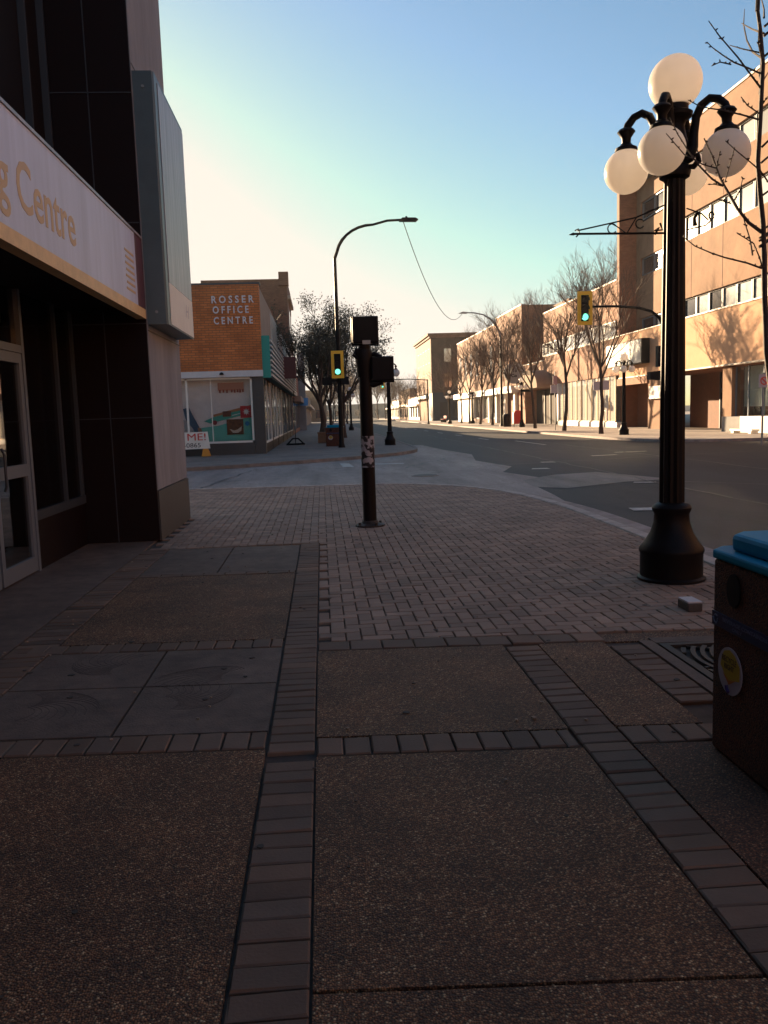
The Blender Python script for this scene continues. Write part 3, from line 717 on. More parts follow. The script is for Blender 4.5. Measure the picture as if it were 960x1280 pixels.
# ------------------------------------------------------------------ five-globe street lamp
def make_lamp():
    t = thing('street_lamp', 'black iron street lamp with five white globes standing nearest beside the bin', 'street lamp', (0, 0, 0))
    MB().lathe([(.285, 0), (.285, .02), (.262, .035), (.262, .225), (.272, .25), (.268, .275), (.225, .33), (.178, .41), (.15, .50), (.145, .57), (.16, .60), (.165, .625), (.15, .65), (.11, .67)], n=32).build('base', 'black', t, True)
    MB().lathe([(.105, .66), (.102, 1.6), (.085, 3.36)], n=24, flute=.13).build('pole', 'black', t)
    c = MB().lathe([(.086, 3.34), (.12, 3.36), (.13, 3.4), (.12, 3.44), (.085, 3.47), (.1, 3.52), (.115, 3.6), (.09, 3.68), (.075, 3.76), (.09, 3.8), (.135, 3.83), (.14, 3.86), (.105, 3.88), (.105, 3.93)])
    c.build('cap', 'black', t, True)
    MB().sphere((0, 0, 4.105), .212).build('globe', 'globe', t, True)
    for q in range(4):
        a_ = q*pi/2+R(142.7); d = Vector((cos(a_), sin(a_), 0))
        P = lambda r, z: tuple(d*r+Vector((0, 0, z)))
        pts = [P(.05, 3.47), P(.11, 3.5), (P(.145, 3.58)), P(.15, 3.68), P(.165, 3.80), P(.205, 3.885), P(.27, 3.925), P(.335, 3.905), P(.385, 3.85), P(.40, 3.80)]
        arm = MB().tube(pts, [.045, .05, .042, .036, .034, .033, .032, .032, .034, .036], 10)
        arm.tube([P(.10, 3.43), P(.15, 3.42), P(.19, 3.46), P(.18, 3.51), P(.145, 3.50)], [.02, .024, .026, .024, .018], 8)
        ao = arm.build('arm', 'black', t, True)
        e = P(.40, 0)
        MB().lathe([(.036, 3.83), (.06, 3.82), (.075, 3.80), (.06, 3.78), (.04, 3.75), (.038, 3.71), (.06, 3.685), (.09, 3.67), (.095, 3.645), (.07, 3.64)][::-1], (e[0], e[1], 0)).build('holder', 'black', ao, True)
        MB().sphere((e[0], e[1], 3.48), .183).build('globe', 'globe', ao, True)
    return t
lamp = make_lamp()
GL = 'five-globe street lamps along the street'
lamp.location = (2.98, 6.9, 0); lamp['group'] = GL
for (x, y, lab) in [(3.3, 40.6, 'five-globe street lamp at the far left corner beside the black bollard'),
                    (2.95, 84, 'small distant five-globe street lamp on the left sidewalk behind the corner trees'),
                    (16.15, 43.6, 'five-globe street lamp in front of the maroon recess and white sign box'),
                    (17.5, 72, 'five-globe street lamp in front of the arched awning'),
                    (19.0, 104, 'small five-globe street lamp before the white fascia, farthest of the right row'),
                    (16.7, 108, 'distant five-globe street lamp before the dark side of the three storey block')]:
    copy_tree(lamp, (x, y, 0), random.uniform(-.3, .3), lab, GL)
bpy.context.view_layer.update()

# banner brackets on the nearest lamp
br = thing('banner_bracket', 'thin scrolled iron bracket reaching left from the nearest lamp post', 'bracket', (2.9, 6.9, 2.92), 'banner brackets on the nearest lamp post')
b = MB()
b.tube([(2.89, 6.88, 2.915), (2.12, 6.90, 2.925)], .009, 6)
b.tube([(2.89, 6.88, 3.14), (2.65, 6.89, 3.045), (2.16, 6.90, 2.95)], .006, 6)
b.tube([(2.14, 6.9, 2.95), (2.17, 6.9, 2.965), (2.18, 6.9, 2.93), (2.15, 6.9, 2.90)], .006, 5)
b.tube([(2.58, 6.9, 2.925), (2.66, 6.9, 3.05)], .005, 5)
b.tube([(2.57, 6.9, 2.925), (2.50, 6.9, 2.975), (2.455, 6.9, 3.0)], .005, 5)
for cx_, cz_, r_ in ((2.455, 2.962, .038), (2.69, 2.998, .036)):
    b.tube([(cx_+r_*cos(t), 6.9, cz_+r_*sin(t)) for t in [k*.42+.6 for k in range(13)]], .0055, 5)
b.tube([(2.13, 6.9, 2.925), (2.09, 6.9, 2.918)], [.013, .002], 6)
b.build('scrollwork', 'black', br, True)
b = MB(); b.tube([(2.8, 6.86, 2.90), (2.83, 6.85, 2.955), (2.79, 6.85, 2.93), (2.86, 6.85, 2.935), (2.84, 6.85, 2.99)], .009, 5); b.build('tie', 'black', br)
br2 = thing('banner_bracket', 'short curled iron bracket on the right side of the nearest lamp post', 'bracket', (3.05, 6.85, 2.9), 'banner brackets on the nearest lamp post')
b = MB(); b.tube([(3.06, 6.84, 2.93), (3.15, 6.68, 2.93), (3.17, 6.63, 2.96)], .006, 5); b.tube([(3.06, 6.84, 3.10), (3.13, 6.72, 3.03), (3.16, 6.66, 2.965)], .006, 5)
b.tube([(3.165+.02*cos(t), 6.62, 2.99+.028*sin(t)) for t in [k*.6 for k in range(11)]], .007, 5)
b.tube([(3.09, 6.75, 2.94), (3.08, 6.74, 3.0), (3.10, 6.72, 3.04)], [.018, .012, .014], 6); b.build('scrollwork', 'black', br2, True)

# ------------------------------------------------------------------ recycling bin, nearest
rb = thing('recycling_bin', 'brown pebble concrete recycling bin with blue lid at the right edge', 'recycling bin', (2.05, 3.0, 0))
x0, x1, y0, y1, c = 1.66, 2.34, 2.74, 3.45, .07
def octo(x0, y0, x1, y1, c): return [(x0+c, y0), (x1-c, y0), (x1, y0+c), (x1, y1-c), (x1-c, y1), (x0+c, y1), (x0, y1-c), (x0, y0+c)]
MB().prism(octo(x0, y0, x1, y1, .05), 0, .84).build('body', 'bin_aggregate', rb, bevel=.012)
MB().prism(octo(x0-.01, y0-.02, x1+.02, y1+.02, .07), .842, .882).build('lid', 'blue', rb, bevel=.012)
MB().prism(octo(x0+.04, y0+.08, x1-.03, y1-.05, .07), .882, .955).build('lid_top', 'blue', rb, bevel=.02)
o = MB(); n = 20; o.prism([(3.22+.055*cos(2*pi*k/n), .735+.07*sin(2*pi*k/n)) for k in range(n)], 1.652, 1.662, 'x'); o.build('opening', 'black2', rb)
bd = MB().box(1.653, 2.80, .555, 1.66, 3.40, .615).build('navy_band', 'navy', rb)
lettering('lettering', 'BEVERAGE CONTAINERS', mat('faded_blue_text', (.14, .15, .24), .6), bd, '-x', 3.30, 2.95, .588, .604, 1.6515, .002)
lettering('lettering', 'ONLY', mat('faded_blue_text2', (.14, .15, .24), .6), bd, '-x', 3.22, 3.14, .566, .580, 1.6515, .002)
rs = MB()
for k in range(3):
    a_ = k*2*pi/3+pi/2; p = [(1.6515, 3.365+.018*cos(a_+t), .586+.018*sin(a_+t)) for t in (-.75, 0, .55)]
    rs.tube(p, .003, 4); rs.tube([p[-1], (1.6515, 3.365+.018*cos(a_+.95), .586+.018*sin(a_+.95))], [.007, .0005], 4)
rs.build('recycling_symbol', mat('pale_symbol', (.22, .24, .34), .6), bd)
dc = MB().disc((1.6535, 3.235, .39), .1, 'x', .005, 36).build('round_decal', mat('white_decal', (.42, .4, .46), .5), rb)
MB().prism([(3.31, .40), (3.27, .365), (3.235, .335), (3.20, .36), (3.15, .37), (3.15, .43), (3.19, .468), (3.235, .482), (3.28, .468), (3.30, .44)], 1.6495, 1.6505, 'x').build('yellow_shape', mat('decal_yellow', (.48, .34, .02), .5), dc)
MB().prism([(3.29, .375), (3.235, .333), (3.18, .365), (3.235, .352)], 1.6483, 1.649, 'x').build('orange_swoosh', mat('decal_orange', (.5, .16, .02), .5), dc)
lettering('lettering', 'RECYCLE', mat('decal_text', (.05, .03, .02), .6), dc, '-x', 3.295, 3.175, .425, .450, 1.6488, .001)
lettering('lettering', 'RIGHT', mat('decal_text2', (.05, .03, .02), .6), dc, '-x', 3.275, 3.195, .395, .418, 1.6488, .001)
MB().tube([(1.6495, 3.255, .355-.03), (1.6495, 3.25, .32-.01), (1.6495, 3.235, .30)], .008, 6).build('purple_mark', mat('decal_purple', (.06, .03, .16), .6), dc)

# ------------------------------------------------------------------ near pedestrian signal pole (seen from behind)
sp = thing('pedestrian_signal', 'dark signal pole with two black boxes and peeling posters standing on the brick corner', 'traffic signal', (.6, 11.15, 0))
MB().lathe([(.092, .0), (.09, .6), (.082, 2.35), (.08, 2.42)], (.6, 11.15, 0), 20).build('pole', 'black', sp, True)
b = MB().lathe([(.20, .0), (.20, .02), (.12, .045), (.1, .08)], (.6, 11.15, 0), 12)
for k in range(4):
    a_ = k*pi/2+.5; b.lathe([(.018, .02), (.018, .06)], (.6+.165*cos(a_), 11.15+.165*sin(a_), 0), 6)
b.build('base_flange', 'iron', sp)
def sig_back(x0, x1, z0, z1, y):
    h = MB().box(x0, y, z0, x1, y+.16, z1).build('signal_box', 'black2', sp, bevel=.02)
    MB().box(x0-.012, y+.16, z0-.012, x1+.012, y+.30, z1+.012).build('visor', 'black2', h)
sig_back(.45, .79, 2.44, 2.79, 11.07)
sig_back(.68, .98, 1.94, 2.26, 11.05)
MB().box(.575, 11.05, 2.425, .68, 11.066, 2.475).build('metal_tag', 'galv', sp)
b = MB().lathe([(.07, 2.38), (.1, 2.36), (.12, 2.28), (.11, 2.18), (.1, 2.1), (.095, 2.0)][::-1], (.59, 11.15, 0), 12)
b.tube([(.5, 11.15, 2.36), (.46, 11.1, 2.29), (.52, 11.1, 2.24)], .03, 6)
b.tube([(.6, 11.12, 1.92), (.7, 11.12, 1.89), (.82, 11.12, 1.93)], .035, 8); b.tube([(.6, 11.12, 2.28), (.74, 11.12, 2.30), (.82, 11.12, 2.25)], .03, 8)
b.build('clamp', 'black', sp, True)
# torn posters wrapped on the pole
def torn_mat():
    m, nt, p = new_mat('torn_paper'); L = nt.links.new
    g = nt.nodes.new('ShaderNodeNewGeometry'); n = nt.nodes.new('ShaderNodeTexNoise'); n.inputs['Scale'].default_value = 14; n.inputs['Detail'].default_value = 6
    L(g.outputs['Position'], n.inputs['Vector'])
    c = nt.nodes.new('ShaderNodeValToRGB'); L(n.outputs['Fac'], c.inputs['Fac']); c.color_ramp.elements[0].position = .47; c.color_ramp.elements[1].position = .53
    c.color_ramp.elements[0].color = (.02, .014, .014, 1); c.color_ramp.elements[1].color = (.33, .31, .33, 1)
    L(c.outputs['Color'], p.inputs['Base Color']); p.inputs['Roughness'].default_value = .8
    return m
MB().lathe([(.0905, .80), (.089, 1.22)], (.6, 11.15, 0), 28).build('torn_posters', torn_mat(), sp, True)

# ------------------------------------------------------------------ signal head builder
def signal_head(parent, x, y, z0, z1, w, lit=True):
    """three-light head facing -y with a yellow backplate"""
    h = z1-z0; cx_ = x
    MB().box(cx_-w*.26, y+.02, z0+h*.10, cx_+w*.26, y+.2, z1-h*.10).build('housing', 'black2', parent)
    f = MB(); t = w*.24
    f.box(cx_-w/2, y, z0, cx_-w/2+t, y+.03, z1); f.box(cx_+w/2-t, y, z0, cx_+w/2, y+.03, z1)
    f.box(cx_-w/2+t, y, z0, cx_+w/2-t, y+.03, z0+t); f.box(cx_-w/2+t, y, z1-t, cx_+w/2-t, y+.03, z1)
    f.build('backplate', 'yellow', parent)
    for k in range(3):
        zc = z0+h*(.24+.26*k); r = w*.22
        MB().disc((cx_, y+.005, zc), r, 'y', .03, 20).build('lens', 'green_on' if (k == 0 and lit) else 'lens_off', parent)
        v = MB()
        n = 14
        for q in range(n):
            a0, a1 = -.3+(pi+.6)*q/n, -.3+(pi+.6)*(q+1)/n
            v.add([(cx_+r*1.1*cos(a0), y, zc+r*1.1*sin(a0)), (cx_+r*1.1*cos(a1), y, zc+r*1.1*sin(a1)), (cx_+r*1.1*cos(a1), y-.18, zc+r*1.1*sin(a1)-.02), (cx_+r*1.1*cos(a0), y-.18, zc+r*1.1*sin(a0)-.02)], [(0, 1, 2, 3)])
        v.build('visor', 'black2', parent)

# left far corner: tall pole with curved lamp arm, signal and pedestrian heads
fp = thing('signal_light_pole', 'tall pole with curved street light arm and yellow framed signal left of centre', 'signal pole', (.9, 39.6, 0))
MB().lathe([(.17, 0), (.17, .02), (.12, .2), (.11, 1), (.10, 3.6), (.075, 8.8)], (.9, 39.6, 0), 12).build('pole', 'black', fp, True)
arc = [(.9, 39.6, 8.75)]+[(.98+1.75*(1-cos(t)), 39.6, 8.75+1.5*sin(t)) for t in [k*pi/2/8 for k in range(1, 9)]]+[(3.4, 39.6, 10.42), (4.1, 39.6, 10.45)]
MB().tube(arc, [.075]*4+[.065]*4+[.055]*3, 8).build('arm', 'black', fp, True)
lh = MB(); lh.prism([(3.95, 10.38), (4.75, 10.36), (4.85, 10.44), (4.72, 10.52), (4.1, 10.53)], 39.48, 39.74, 'y'); lh.lathe([(.05, 10.5), (.05, 10.6)], (4.3, 39.6, 0), 8)
lh.build('lamp_head', 'black2', fp)
signal_head(fp, .84, 39.3, 3.25, 4.52, .58)
MB().box(.82, 39.45, 3.6, .98, 39.58, 4.3).build('mount', 'black', fp)
b = MB(); b.box(.98, 39.4, 2.95, 1.35, 39.75, 3.32); b.box(.1, 39.45, 2.95, .55, 39.75, 3.3); b.box(.1, 39.55, 3.1, 1.3, 39.62, 3.2)
b.build('pedestrian_heads', 'black2', fp)

# right corner: mast arm signal partly behind the near lamp
ms = thing('mast_signal', 'yellow framed signal on a curved mast arm whose pole stands behind the nearest lamp post', 'traffic signal', (15.1, 36, 0))
MB().lathe([(.2, 0), (.2, .03), (.13, .25), (.11, 3), (.09, 4.7)], (15.15, 36, 0), 12).build('pole', 'black', ms, True)
MB().tube([(15.15, 36, 4.6), (15.1, 36, 5.0), (14.9, 36, 5.35), (14.55, 36, 5.6), (14.0, 36, 5.76), (13.0, 36, 5.85), (11.8, 36, 5.86)], [.09, .085, .075, .065, .06, .055, .05], 8).build('arm', 'black', ms, True)
signal_head(ms, 11.55, 35.85, 5.07, 6.5, .66)
b = MB(); b.prism([(14.45, 2.66), (14.95, 2.60), (15.02, 2.72), (15.02, 2.96), (14.9, 3.02), (14.45, 2.98)], 35.8, 36.2, 'y'); b.build('pedestrian_head', 'black2', ms)
b = MB().box(14.82, 35.85, 3.2, 15.0, 36.15, 4.1); b.build('side_signal', 'black2', ms)

# hanging cable
cb = MB().tube([(4.15+(12.9-4.15)*t, 39.6+(75-39.6)*t, 10.36+(10.2-10.36)*t-3.2*4*t*(1-t)*.62) for t in [k/24 for k in range(25)]], .02, 5)
tag(cb.build('overhead_cable', 'black2'), 'thin black cable sagging from the left light arm to the right street light', 'cable')

# right side street light
cl = thing('street_light', 'tall grey street light with a curved arm on the right sidewalk above the bare trees', 'street light', (17.1, 79, 0))
X0, Y0 = 17.25, 79
MB().lathe([(.22, 0), (.2, .05), (.13, .4), (.09, 8.6)], (X0, Y0, 0), 10).build('pole', 'black', cl, True)
MB().tube([(X0, Y0, 8.5), (X0-.25, Y0, 9.3), (X0-.8, Y0, 10.05), (X0-1.6, Y0, 10.55), (X0-2.5, Y0, 10.75), (X0-3.3, Y0, 10.78)], [.09, .085, .08, .07, .06, .05], 8).build('arm', 'galv', cl, True)
MB().prism([(X0-4.0, 10.72), (X0-3.2, 10.68), (X0-3.1, 10.82), (X0-3.6, 10.88)], Y0-.15, Y0+.15, 'y').build('lamp_head', 'galv', cl)
# far mast signal
fm = thing('mast_signal', 'tiny far signal hanging from a thin mast arm beyond the near pole boxes', 'traffic signal', (14.6, 110, 0))
MB().lathe([(.2, 0), (.1, .4), (.08, 6)], (14.4, 112, 0), 8).build('pole', 'black', fm)
MB().tube([(14.4, 112, 5.9), (12, 112, 6.1), (8.3, 112, 6.1)], .06, 6).build('arm', 'black', fm)
signal_head(fm, 8.3, 111.7, 4.9, 6.1, .55)

# bollard and small things on the far left corner
bo = thing('bollard', 'short black bollard standing beside the far corner lamp', 'bollard', (2.25, 42, 0))
MB().lathe([(.2, 0), (.2, .06), (.12, .12), (.11, .75), (.14, .78), (.14, .84), (.1, .9)], (2.25, 42, 0), 12).build('post', 'black', bo, True)
b2 = copy_tree(rb, (.75, 42.0, 0), 0, 'brown concrete recycling bin with blue lid under the leafy trees'); b2.rotation_euler.z = R(80); b2['group'] = 'brown concrete recycling bins'; rb['group'] = 'brown concrete recycling bins'
b2.scale = (1.15, 1.15, 1.1)
pl = thing('planter_box', 'brown concrete planter box by the leafy trees', 'planter', (.2, 47, 0))
q = MB(); q.box(-.25, 46.7, .02, .65, 47.5, .55); q.box(-.28, 46.67, .55, .68, 47.53, .62); q.build('box', 'wood', pl, bevel=.01)
ss = thing('sign_stand', 'thin sign stand on a low triangular foot beside the striped awning shop', 'sign stand', (-1.45, 45, 0))
b = MB(); b.tube([(-1.45, 45, .02), (-1.45, 45, 2.9)], .022, 6); b.build('post', 'black2', ss)
b = MB()
for p, q2 in (((-1.95, 45), (-.95, 45)), ((-1.95, 45), (-1.7, 45)), ): b.tube([(p[0], p[1], .06), (q2[0], q2[1], .06)], .05, 6)
b.tube([(-1.9, 45, .06), (-1.6, 45, .36), (-1.3, 45, .36), (-1.0, 45, .06)], .045, 6); b.build('foot', 'black2', ss)

# ------------------------------------------------------------------ corner office building (left, across the side street)
ob = thing('office_building', 'orange brick two storey office building with white raised letters on its side wall', 'building', (-2.4, 35.6, 0))
w1 = MB(); w1.box(-22, 35.6, 3.53, -2.4, 36.0, 7.05); w1.build('brick_wall', 'orange_brick', ob)
MB().box(-22, 35.58, 7.05, -2.35, 36.05, 7.13).build('coping', 'alu_dark', ob)
MB().box(-22, 35.52, 3.26, -2.38, 35.598, 3.52).build('white_band', 'white_band', ob)
sw = MB(); sw.box(-3.2, 36.0, 4.6, -2.42, 70.5, 7.0); sw.build('side_wall', 'beige', ob)
MB().box(-22, 36.02, 6.7, -3.2, 70.5, 6.95).build('roof', 'alu_dark', ob)
MB().box(-22, 70.0, 0, -3.2, 70.5, 6.7).build('back_wall', 'brown_brick', ob)
MB().box(-2.86, 35.62, 0, -2.4, 36.1, 3.25).build('corner_pillar', 'granite', ob)
MB().box(-22, 35.62, 0, -2.87, 35.9, .5).build('base', 'granite', ob)
lets = [('ROSSER', -4.36, -2.62, 6.30, 6.60), ('OFFICE', -4.33, -2.85, 5.88, 6.18), ('CENTRE', -4.31, -2.70, 5.44, 5.74)]
for s_, a0, a1, z0, z1 in lets:
    lettering('lettering', ' '.join(s_), 'letter_white', ob, '-y', a0, a1, z0, z1, 35.56, .05, .018)
cam_ = MB(); cam_.lathe([(.09, 3.36), (.08, 3.42), (.03, 3.46)], (-4.1, 35.46, 0), 10); cam_.build('security_camera', 'black2', ob)
# front window
fw = MB()
for x in (-9.5, -7.6, -5.62, -2.92): fw.box(x-.04, 35.68, .5, x+.04, 35.76, 3.25)
fw.box(-9.5, 35.68, .5, -2.88, 35.76, .58); fw.box(-9.5, 35.68, 3.17, -2.88, 35.76, 3.25)
fw.box(-4.63, 35.70, .58, -4.60, 35.74, 3.17)
f_ = fw.build('window', 'white', ob)
MB().box(-9.5, 35.715, .58, -2.92, 35.72, 3.17).build('pane', glass_mat('corner_shop_glass', .05, (.9, .9, .9)), f_)
# things shown in the window
ps = thing('window_poster', 'shop window display with teal bands, red square and brown square picture', 'poster', (-4.3, 36.0, .6))
def flat(name, pts, m, y): return MB().prism(pts, y, y+.006, 'y').build(name, m, ps)
flat('backing', [(-9.4, .55), (-2.95, .55), (-2.95, 3.2), (-9.4, 3.2)], mat('display_lilac', (.8, .7, .66), .7, var=.1), 36.02)
flat('teal_field', [(-9.4, .58), (-2.95, .58), (-2.95, 1.62), (-4.4, 1.25), (-9.4, .75)], mat('display_teal', (.16, .5, .4), .6), 36.0)
flat('teal_band', [(-4.75, 1.35), (-2.95, 1.75), (-2.95, 1.98), (-4.6, 1.62), (-5.0, 1.45)], mat('display_teal2', (.08, .38, .3), .6), 35.99)
flat('orange_band', [(-4.6, 1.62), (-2.95, 1.98), (-2.95, 2.1), (-4.6, 1.72)], mat('display_orange', (.45, .2, .09), .6), 35.98)
flat('white_line', [(-3.8, 1.65), (-2.95, 1.83), (-2.95, 1.86), (-3.8, 1.68)], 'white', 35.975)
flat('brown_square', [(-4.05, .85), (-3.35, .85), (-3.35, 1.5), (-4.05, 1.5)], mat('display_brown', (.17, .06, .02), .6, var=.5, vs=9), 35.97)
flat('pale_shape', [(-3.95, 1.1), (-3.75, 1.02), (-3.6, 1.06), (-3.42, 1.2), (-3.45, 1.0), (-3.6, .92), (-3.8, .92)], mat('display_pale', (.6, .5, .4), .6), 35.962)
flat('small_brown_shape', [(-4.2, 1.62), (-3.85, 1.62), (-3.85, 1.85), (-4.2, 1.85)], mat('display_brown2', (.16, .06, .03), .6), 35.96)
flat('red_square', [(-3.2, 1.55), (-2.98-.0, 1.55), (-2.98, 2.05), (-3.45, 2.05), (-3.45, 1.55)], mat('display_red', (.5, .03, .03), .6), 35.955)
star = []
for k in range(16):
    r = .16 if k % 2 == 0 else .07; star.append((-3.2+r*cos(2*pi*k/16), 1.8+r*sin(2*pi*k/16)))
flat('white_burst', star, 'white', 35.948)
flat('blue_dot', [(-3.18+.1*cos(2*pi*k/14), 1.3+.1*sin(2*pi*k/14)) for k in range(14)], mat('display_blue', (.03, .2, .4), .6), 35.94)
flat('red_dot', [(-4.55+.1*cos(2*pi*k/14), 1.38+.1*sin(2*pi*k/14)) for k in range(14)], mat('display_red2', (.35, .05, .05), .6), 35.94)
flat('denim_sleeve', [(-5.85, 2.0), (-5.6, 2.05), (-5.4, 1.6), (-5.2, 1.2), (-5.25, .95), (-5.5, 1.1), (-5.75, 1.5)], mat('display_denim', (.08, .13, .2), .7), 35.935)
flat('pale_trousers', [(-5.9, 1.55), (-5.72, 1.5), (-5.45, 1.1), (-5.4, .6), (-5.9, .6)], mat('display_pale2', (.45, .42, .42), .7), 35.93)
flat('hand', [(-5.28, 1.2), (-5.12, 1.15), (-5.1, .95), (-5.25, .9)], mat('display_skin', (.35, .18, .12), .7), 35.928)
rsn = MB(); rsn.prism([(-4.35, 2.72), (-3.25, 2.72), (-3.25, 3.05), (-4.35, 3.05)], 35.96, 35.97, 'y'); rs_ = rsn.build('red_panel', mat('display_salmon', (.5, .2, .13), .6), ps)
k_ = MB()
for i, x in enumerate([-4.3, -4.15, -4.0, -3.8, -3.68, -3.55, -3.45, -3.33]): k_.box(x, 35.95, 2.62+.02*(i % 2), x+.07, 35.956, 2.76)
k_.build('small_letters', mat('display_redtext', (.3, .05, .04), .6), ps)
# street side of the office building
for k, (a0, a1) in enumerate([(36.15, 41), (41.9, 46.5), (47.3, 52), (53, 58), (59, 64), (65, 70)]):
    q = MB(); q.box(-2.5, a0, .48, -2.42, a0+.08, 3.2); q.box(-2.5, a1-.08, .48, -2.42, a1, 3.2); q.box(-2.5, a0, .42, -2.42, a1, .5)
    m1 = (a0+a1)/2; q.box(-2.5, m1-.03, .5, -2.44, m1+.03, 3.2)
    f_ = q.build('shop_window', 'white' if k < 3 else 'alu', ob)
    MB().box(-2.48, a0+.08, .5, -2.47, a1-.08, 3.2).build('pane', glass_mat('side_glass', .15, (.7, .7, .7)) if k == 0 else 'glass', f_)
    MB().box(-2.9, a0+.02, .0, -2.86, a1-.02, 3.25).build('display_back', 'interior' if k else 'beige', ob)
q = MB(); q.box(-2.85, 36.1, 0, -2.43, 41.0, .41)
for a0, a1 in ((41.0, 41.9), (46.5, 47.3), (52, 53), (58, 59), (64, 65), (70, 70.5)): q.box(-2.86, a0, 0, -2.42, a1, 3.22)
for a0, a1 in ((41.9, 46.5), (47.3, 52), (53, 58), (59, 64), (65, 70)): q.box(-2.84, a0, 0, -2.44, a1, .41)
q.build('pillars', 'dark_red', ob)
# ribbed band above the shops
MB().box(-2.42, 35.72, 3.24, -2.12, 70.4, 4.88).build('ribbed_band', 'dark_rib', ob)
MB().box(-2.42, 35.66, 3.2, -2.06, 35.72, 4.95).build('teal_end', 'teal', ob)
q = MB()
for k in range(8): q.box(-2.12, 35.72, 3.27+.205*k, -2.0, 70.4, 3.36+.205*k)
q.build('ribs', 'rib', ob)
for a0, a1 in ((43.5, 50), (57, 66)):
    q = MB()
    for k in range(12): q.box(-2.42, a0, 5.1+.14*k, -2.34, a1, 5.17+.14*k)
    q.box(-2.43, a0-.25, 5.0, -2.36, a0, 6.75)
    q.build('louvre_panel', 'rib', ob)
hs = thing('hanging_sign', 'dark red box sign sticking out from the ribbed shop band', 'sign', (-2.0, 48, 4))
MB().box(-2.05, 47.8, 3.7, -1.35, 48.15, 4.9).build('cabinet', 'maroon', hs, bevel=.02)
MB().box(-1.35, 47.85, 3.8, -1.335, 48.1, 4.8).build('face', 'beige', hs)
rt = MB()
tw = tag(rt, ) if False else None
# portable sign by the window
es = thing('lawn_sign', 'white board sign with red and black letters on a yellow stand before the shop window', 'sign', (-5.0, 34.6, 0))
MB().prism([(-7.2, .30), (-4.62, .34), (-4.70, 1.03), (-7.2, 1.0)], 34.6, 34.64, 'y').build('board', 'white', es)
lettering('lettering', 'ME!', 'red', es, '-y', -5.52, -4.78, .68, .97, 34.595, .008, 0)
lettering('lettering', '3-0865', mat('black_letters', (.02, .02, .03), .6), es, '-y', -5.82, -5.0, .40, .58, 34.595, .008, 0)
MB().prism([(-4.98, .02), (-4.62, .02), (-4.72, .33), (-4.9, .33)], 34.5, 34.8, 'y').build('stand', 'orange_yellow', es)
MB().prism([(-7.0, .02), (-6.64, .02), (-6.74, .33), (-6.9, .33)], 34.5, 34.8, 'y').build('stand', 'orange_yellow', es)

def facade_windows(parent, X, rects, sign=-1, recess=.1, mull=None, m='win', frame='alu_dark', t=.06):
    """windows on a wall that looks along -x; each has its frame and its pane"""
    for (a0, a1, z0, z1) in rects:
        q = MB()
        q.box(X+.02, a0, z0, X+recess, a0+t, z1); q.box(X+.02, a1-t, z0, X+recess, a1, z1)
        q.box(X+.02, a0+t, z0, X+recess, a1-t, z0+t); q.box(X+.02, a0+t, z1-t, X+recess, a1-t, z1)
        if mull:
            n = max(1, round((a1-a0)/mull))
            for k in range(1, n):
                yy = a0+(a1-a0)*k/n; q.box(X+.03, yy-.035, z0+t, X+recess, yy+.035, z1-t)
        fo = q.build('window', frame, parent)
        pm = m if (m != 'win' or random.random() < .72) else ('win_grey' if random.random() < .6 else 'win_dark')
        MB().box(X+recess*.6, a0+t, z0+t, X+recess*.6+.01, a1-t, z1-t).build('pane', pm, fo)

# tall brick building behind
tb = thing('brick_building', 'tall brown brick building rising behind the office building roof', 'building', (-2.4, 71, 0))
MB().box(-9.5, 71, 0, -2.45, 79.5, 12.95).build('wall', 'brown_brick', tb)
MB().box(-3.1, 70.8, 12.4, -2.3, 71.6, 13.5).build('corner_pier', 'brown_brick', tb)
q = MB()
for k in range(2):
    for z0, z1 in ((8.6, 10.6), (4.6, 6.8)): MB().box(-2.45, 73+3.6*k, z0, -2.41, 74.6+3.6*k, z1).build('window', 'win_dark', tb)
q = MB()
for zz in (3.5, 7.6, 11.4): q.box(-2.45, 71.65, zz, -2.2, 79.4, zz+.3)
q.build('string_courses', 'coping', tb)
q = MB()
MB().box(-2.44, 72, .4, -2.40, 78.6, 3.2).build('shop_window', 'win_dark', tb)
mb3 = thing('low_store', 'low buff store between the tall brick building and the grey one', 'building', (-2.5, 87, 0))
MB().box(-12, 79.6, 0, -2.5, 95.3, 5.8).build('wall', 'rust_brick', mb3)
MB().box(-2.5, 79.8, 3, -1.9, 95.2, 3.5).build('awning', 'beige', mb3)
for k in range(3): MB().box(-2.5, 80.2+5*k, .4, -2.46, 84.4+5*k, 2.9).build('shop_window', 'win_dark', mb3)
gb = thing('grey_building', 'plain grey building farther along the left sidewalk with a projecting pier', 'building', (-2.4, 96, 0))
MB().box(-12, 95.5, 0, -2.5, 125, 6.2).build('wall', 'grey_wall', gb); MB().box(-2.5, 95.6, 0, -1.75, 98, 8.8).build('pier', 'grey_wall', gb)
for k in range(5): MB().box(-2.5, 100+4.6*k, .5, -2.46, 103.6+4.6*k, 3).build('shop_window', 'win_dark', gb)
bsg = MB().box(-2.4, 93.5, 2.75, -1.45, 93.7, 3.6).build('shop_sign', 'blue_sign'); tag(bsg, 'small pale blue square sign projecting over the left sidewalk', 'sign')
rwb = thing('shop_row', 'low buff shops at the far end of the left sidewalk', 'building', (-2.5, 126, 0))
MB().box(-14, 126, 0, -2.5, 200, 5.4).build('wall', 'beige', rwb)
MB().box(-2.5, 126.2, 3.0, -1.6, 199, 3.4).build('canopy', 'coping', rwb)
eb = thing('end_building', 'small tan building closing the far end of the left sidewalk', 'building', (-3, 240, 0))
MB().box(-14, 240, 0, 1.5, 262, 9).build('wall', 'tan_wall', eb)
for k in range(5): MB().box(-12+2.6*k, 239.95, 1, -10.6+2.6*k, 240, 3.4).build('window', 'win_dark', eb)
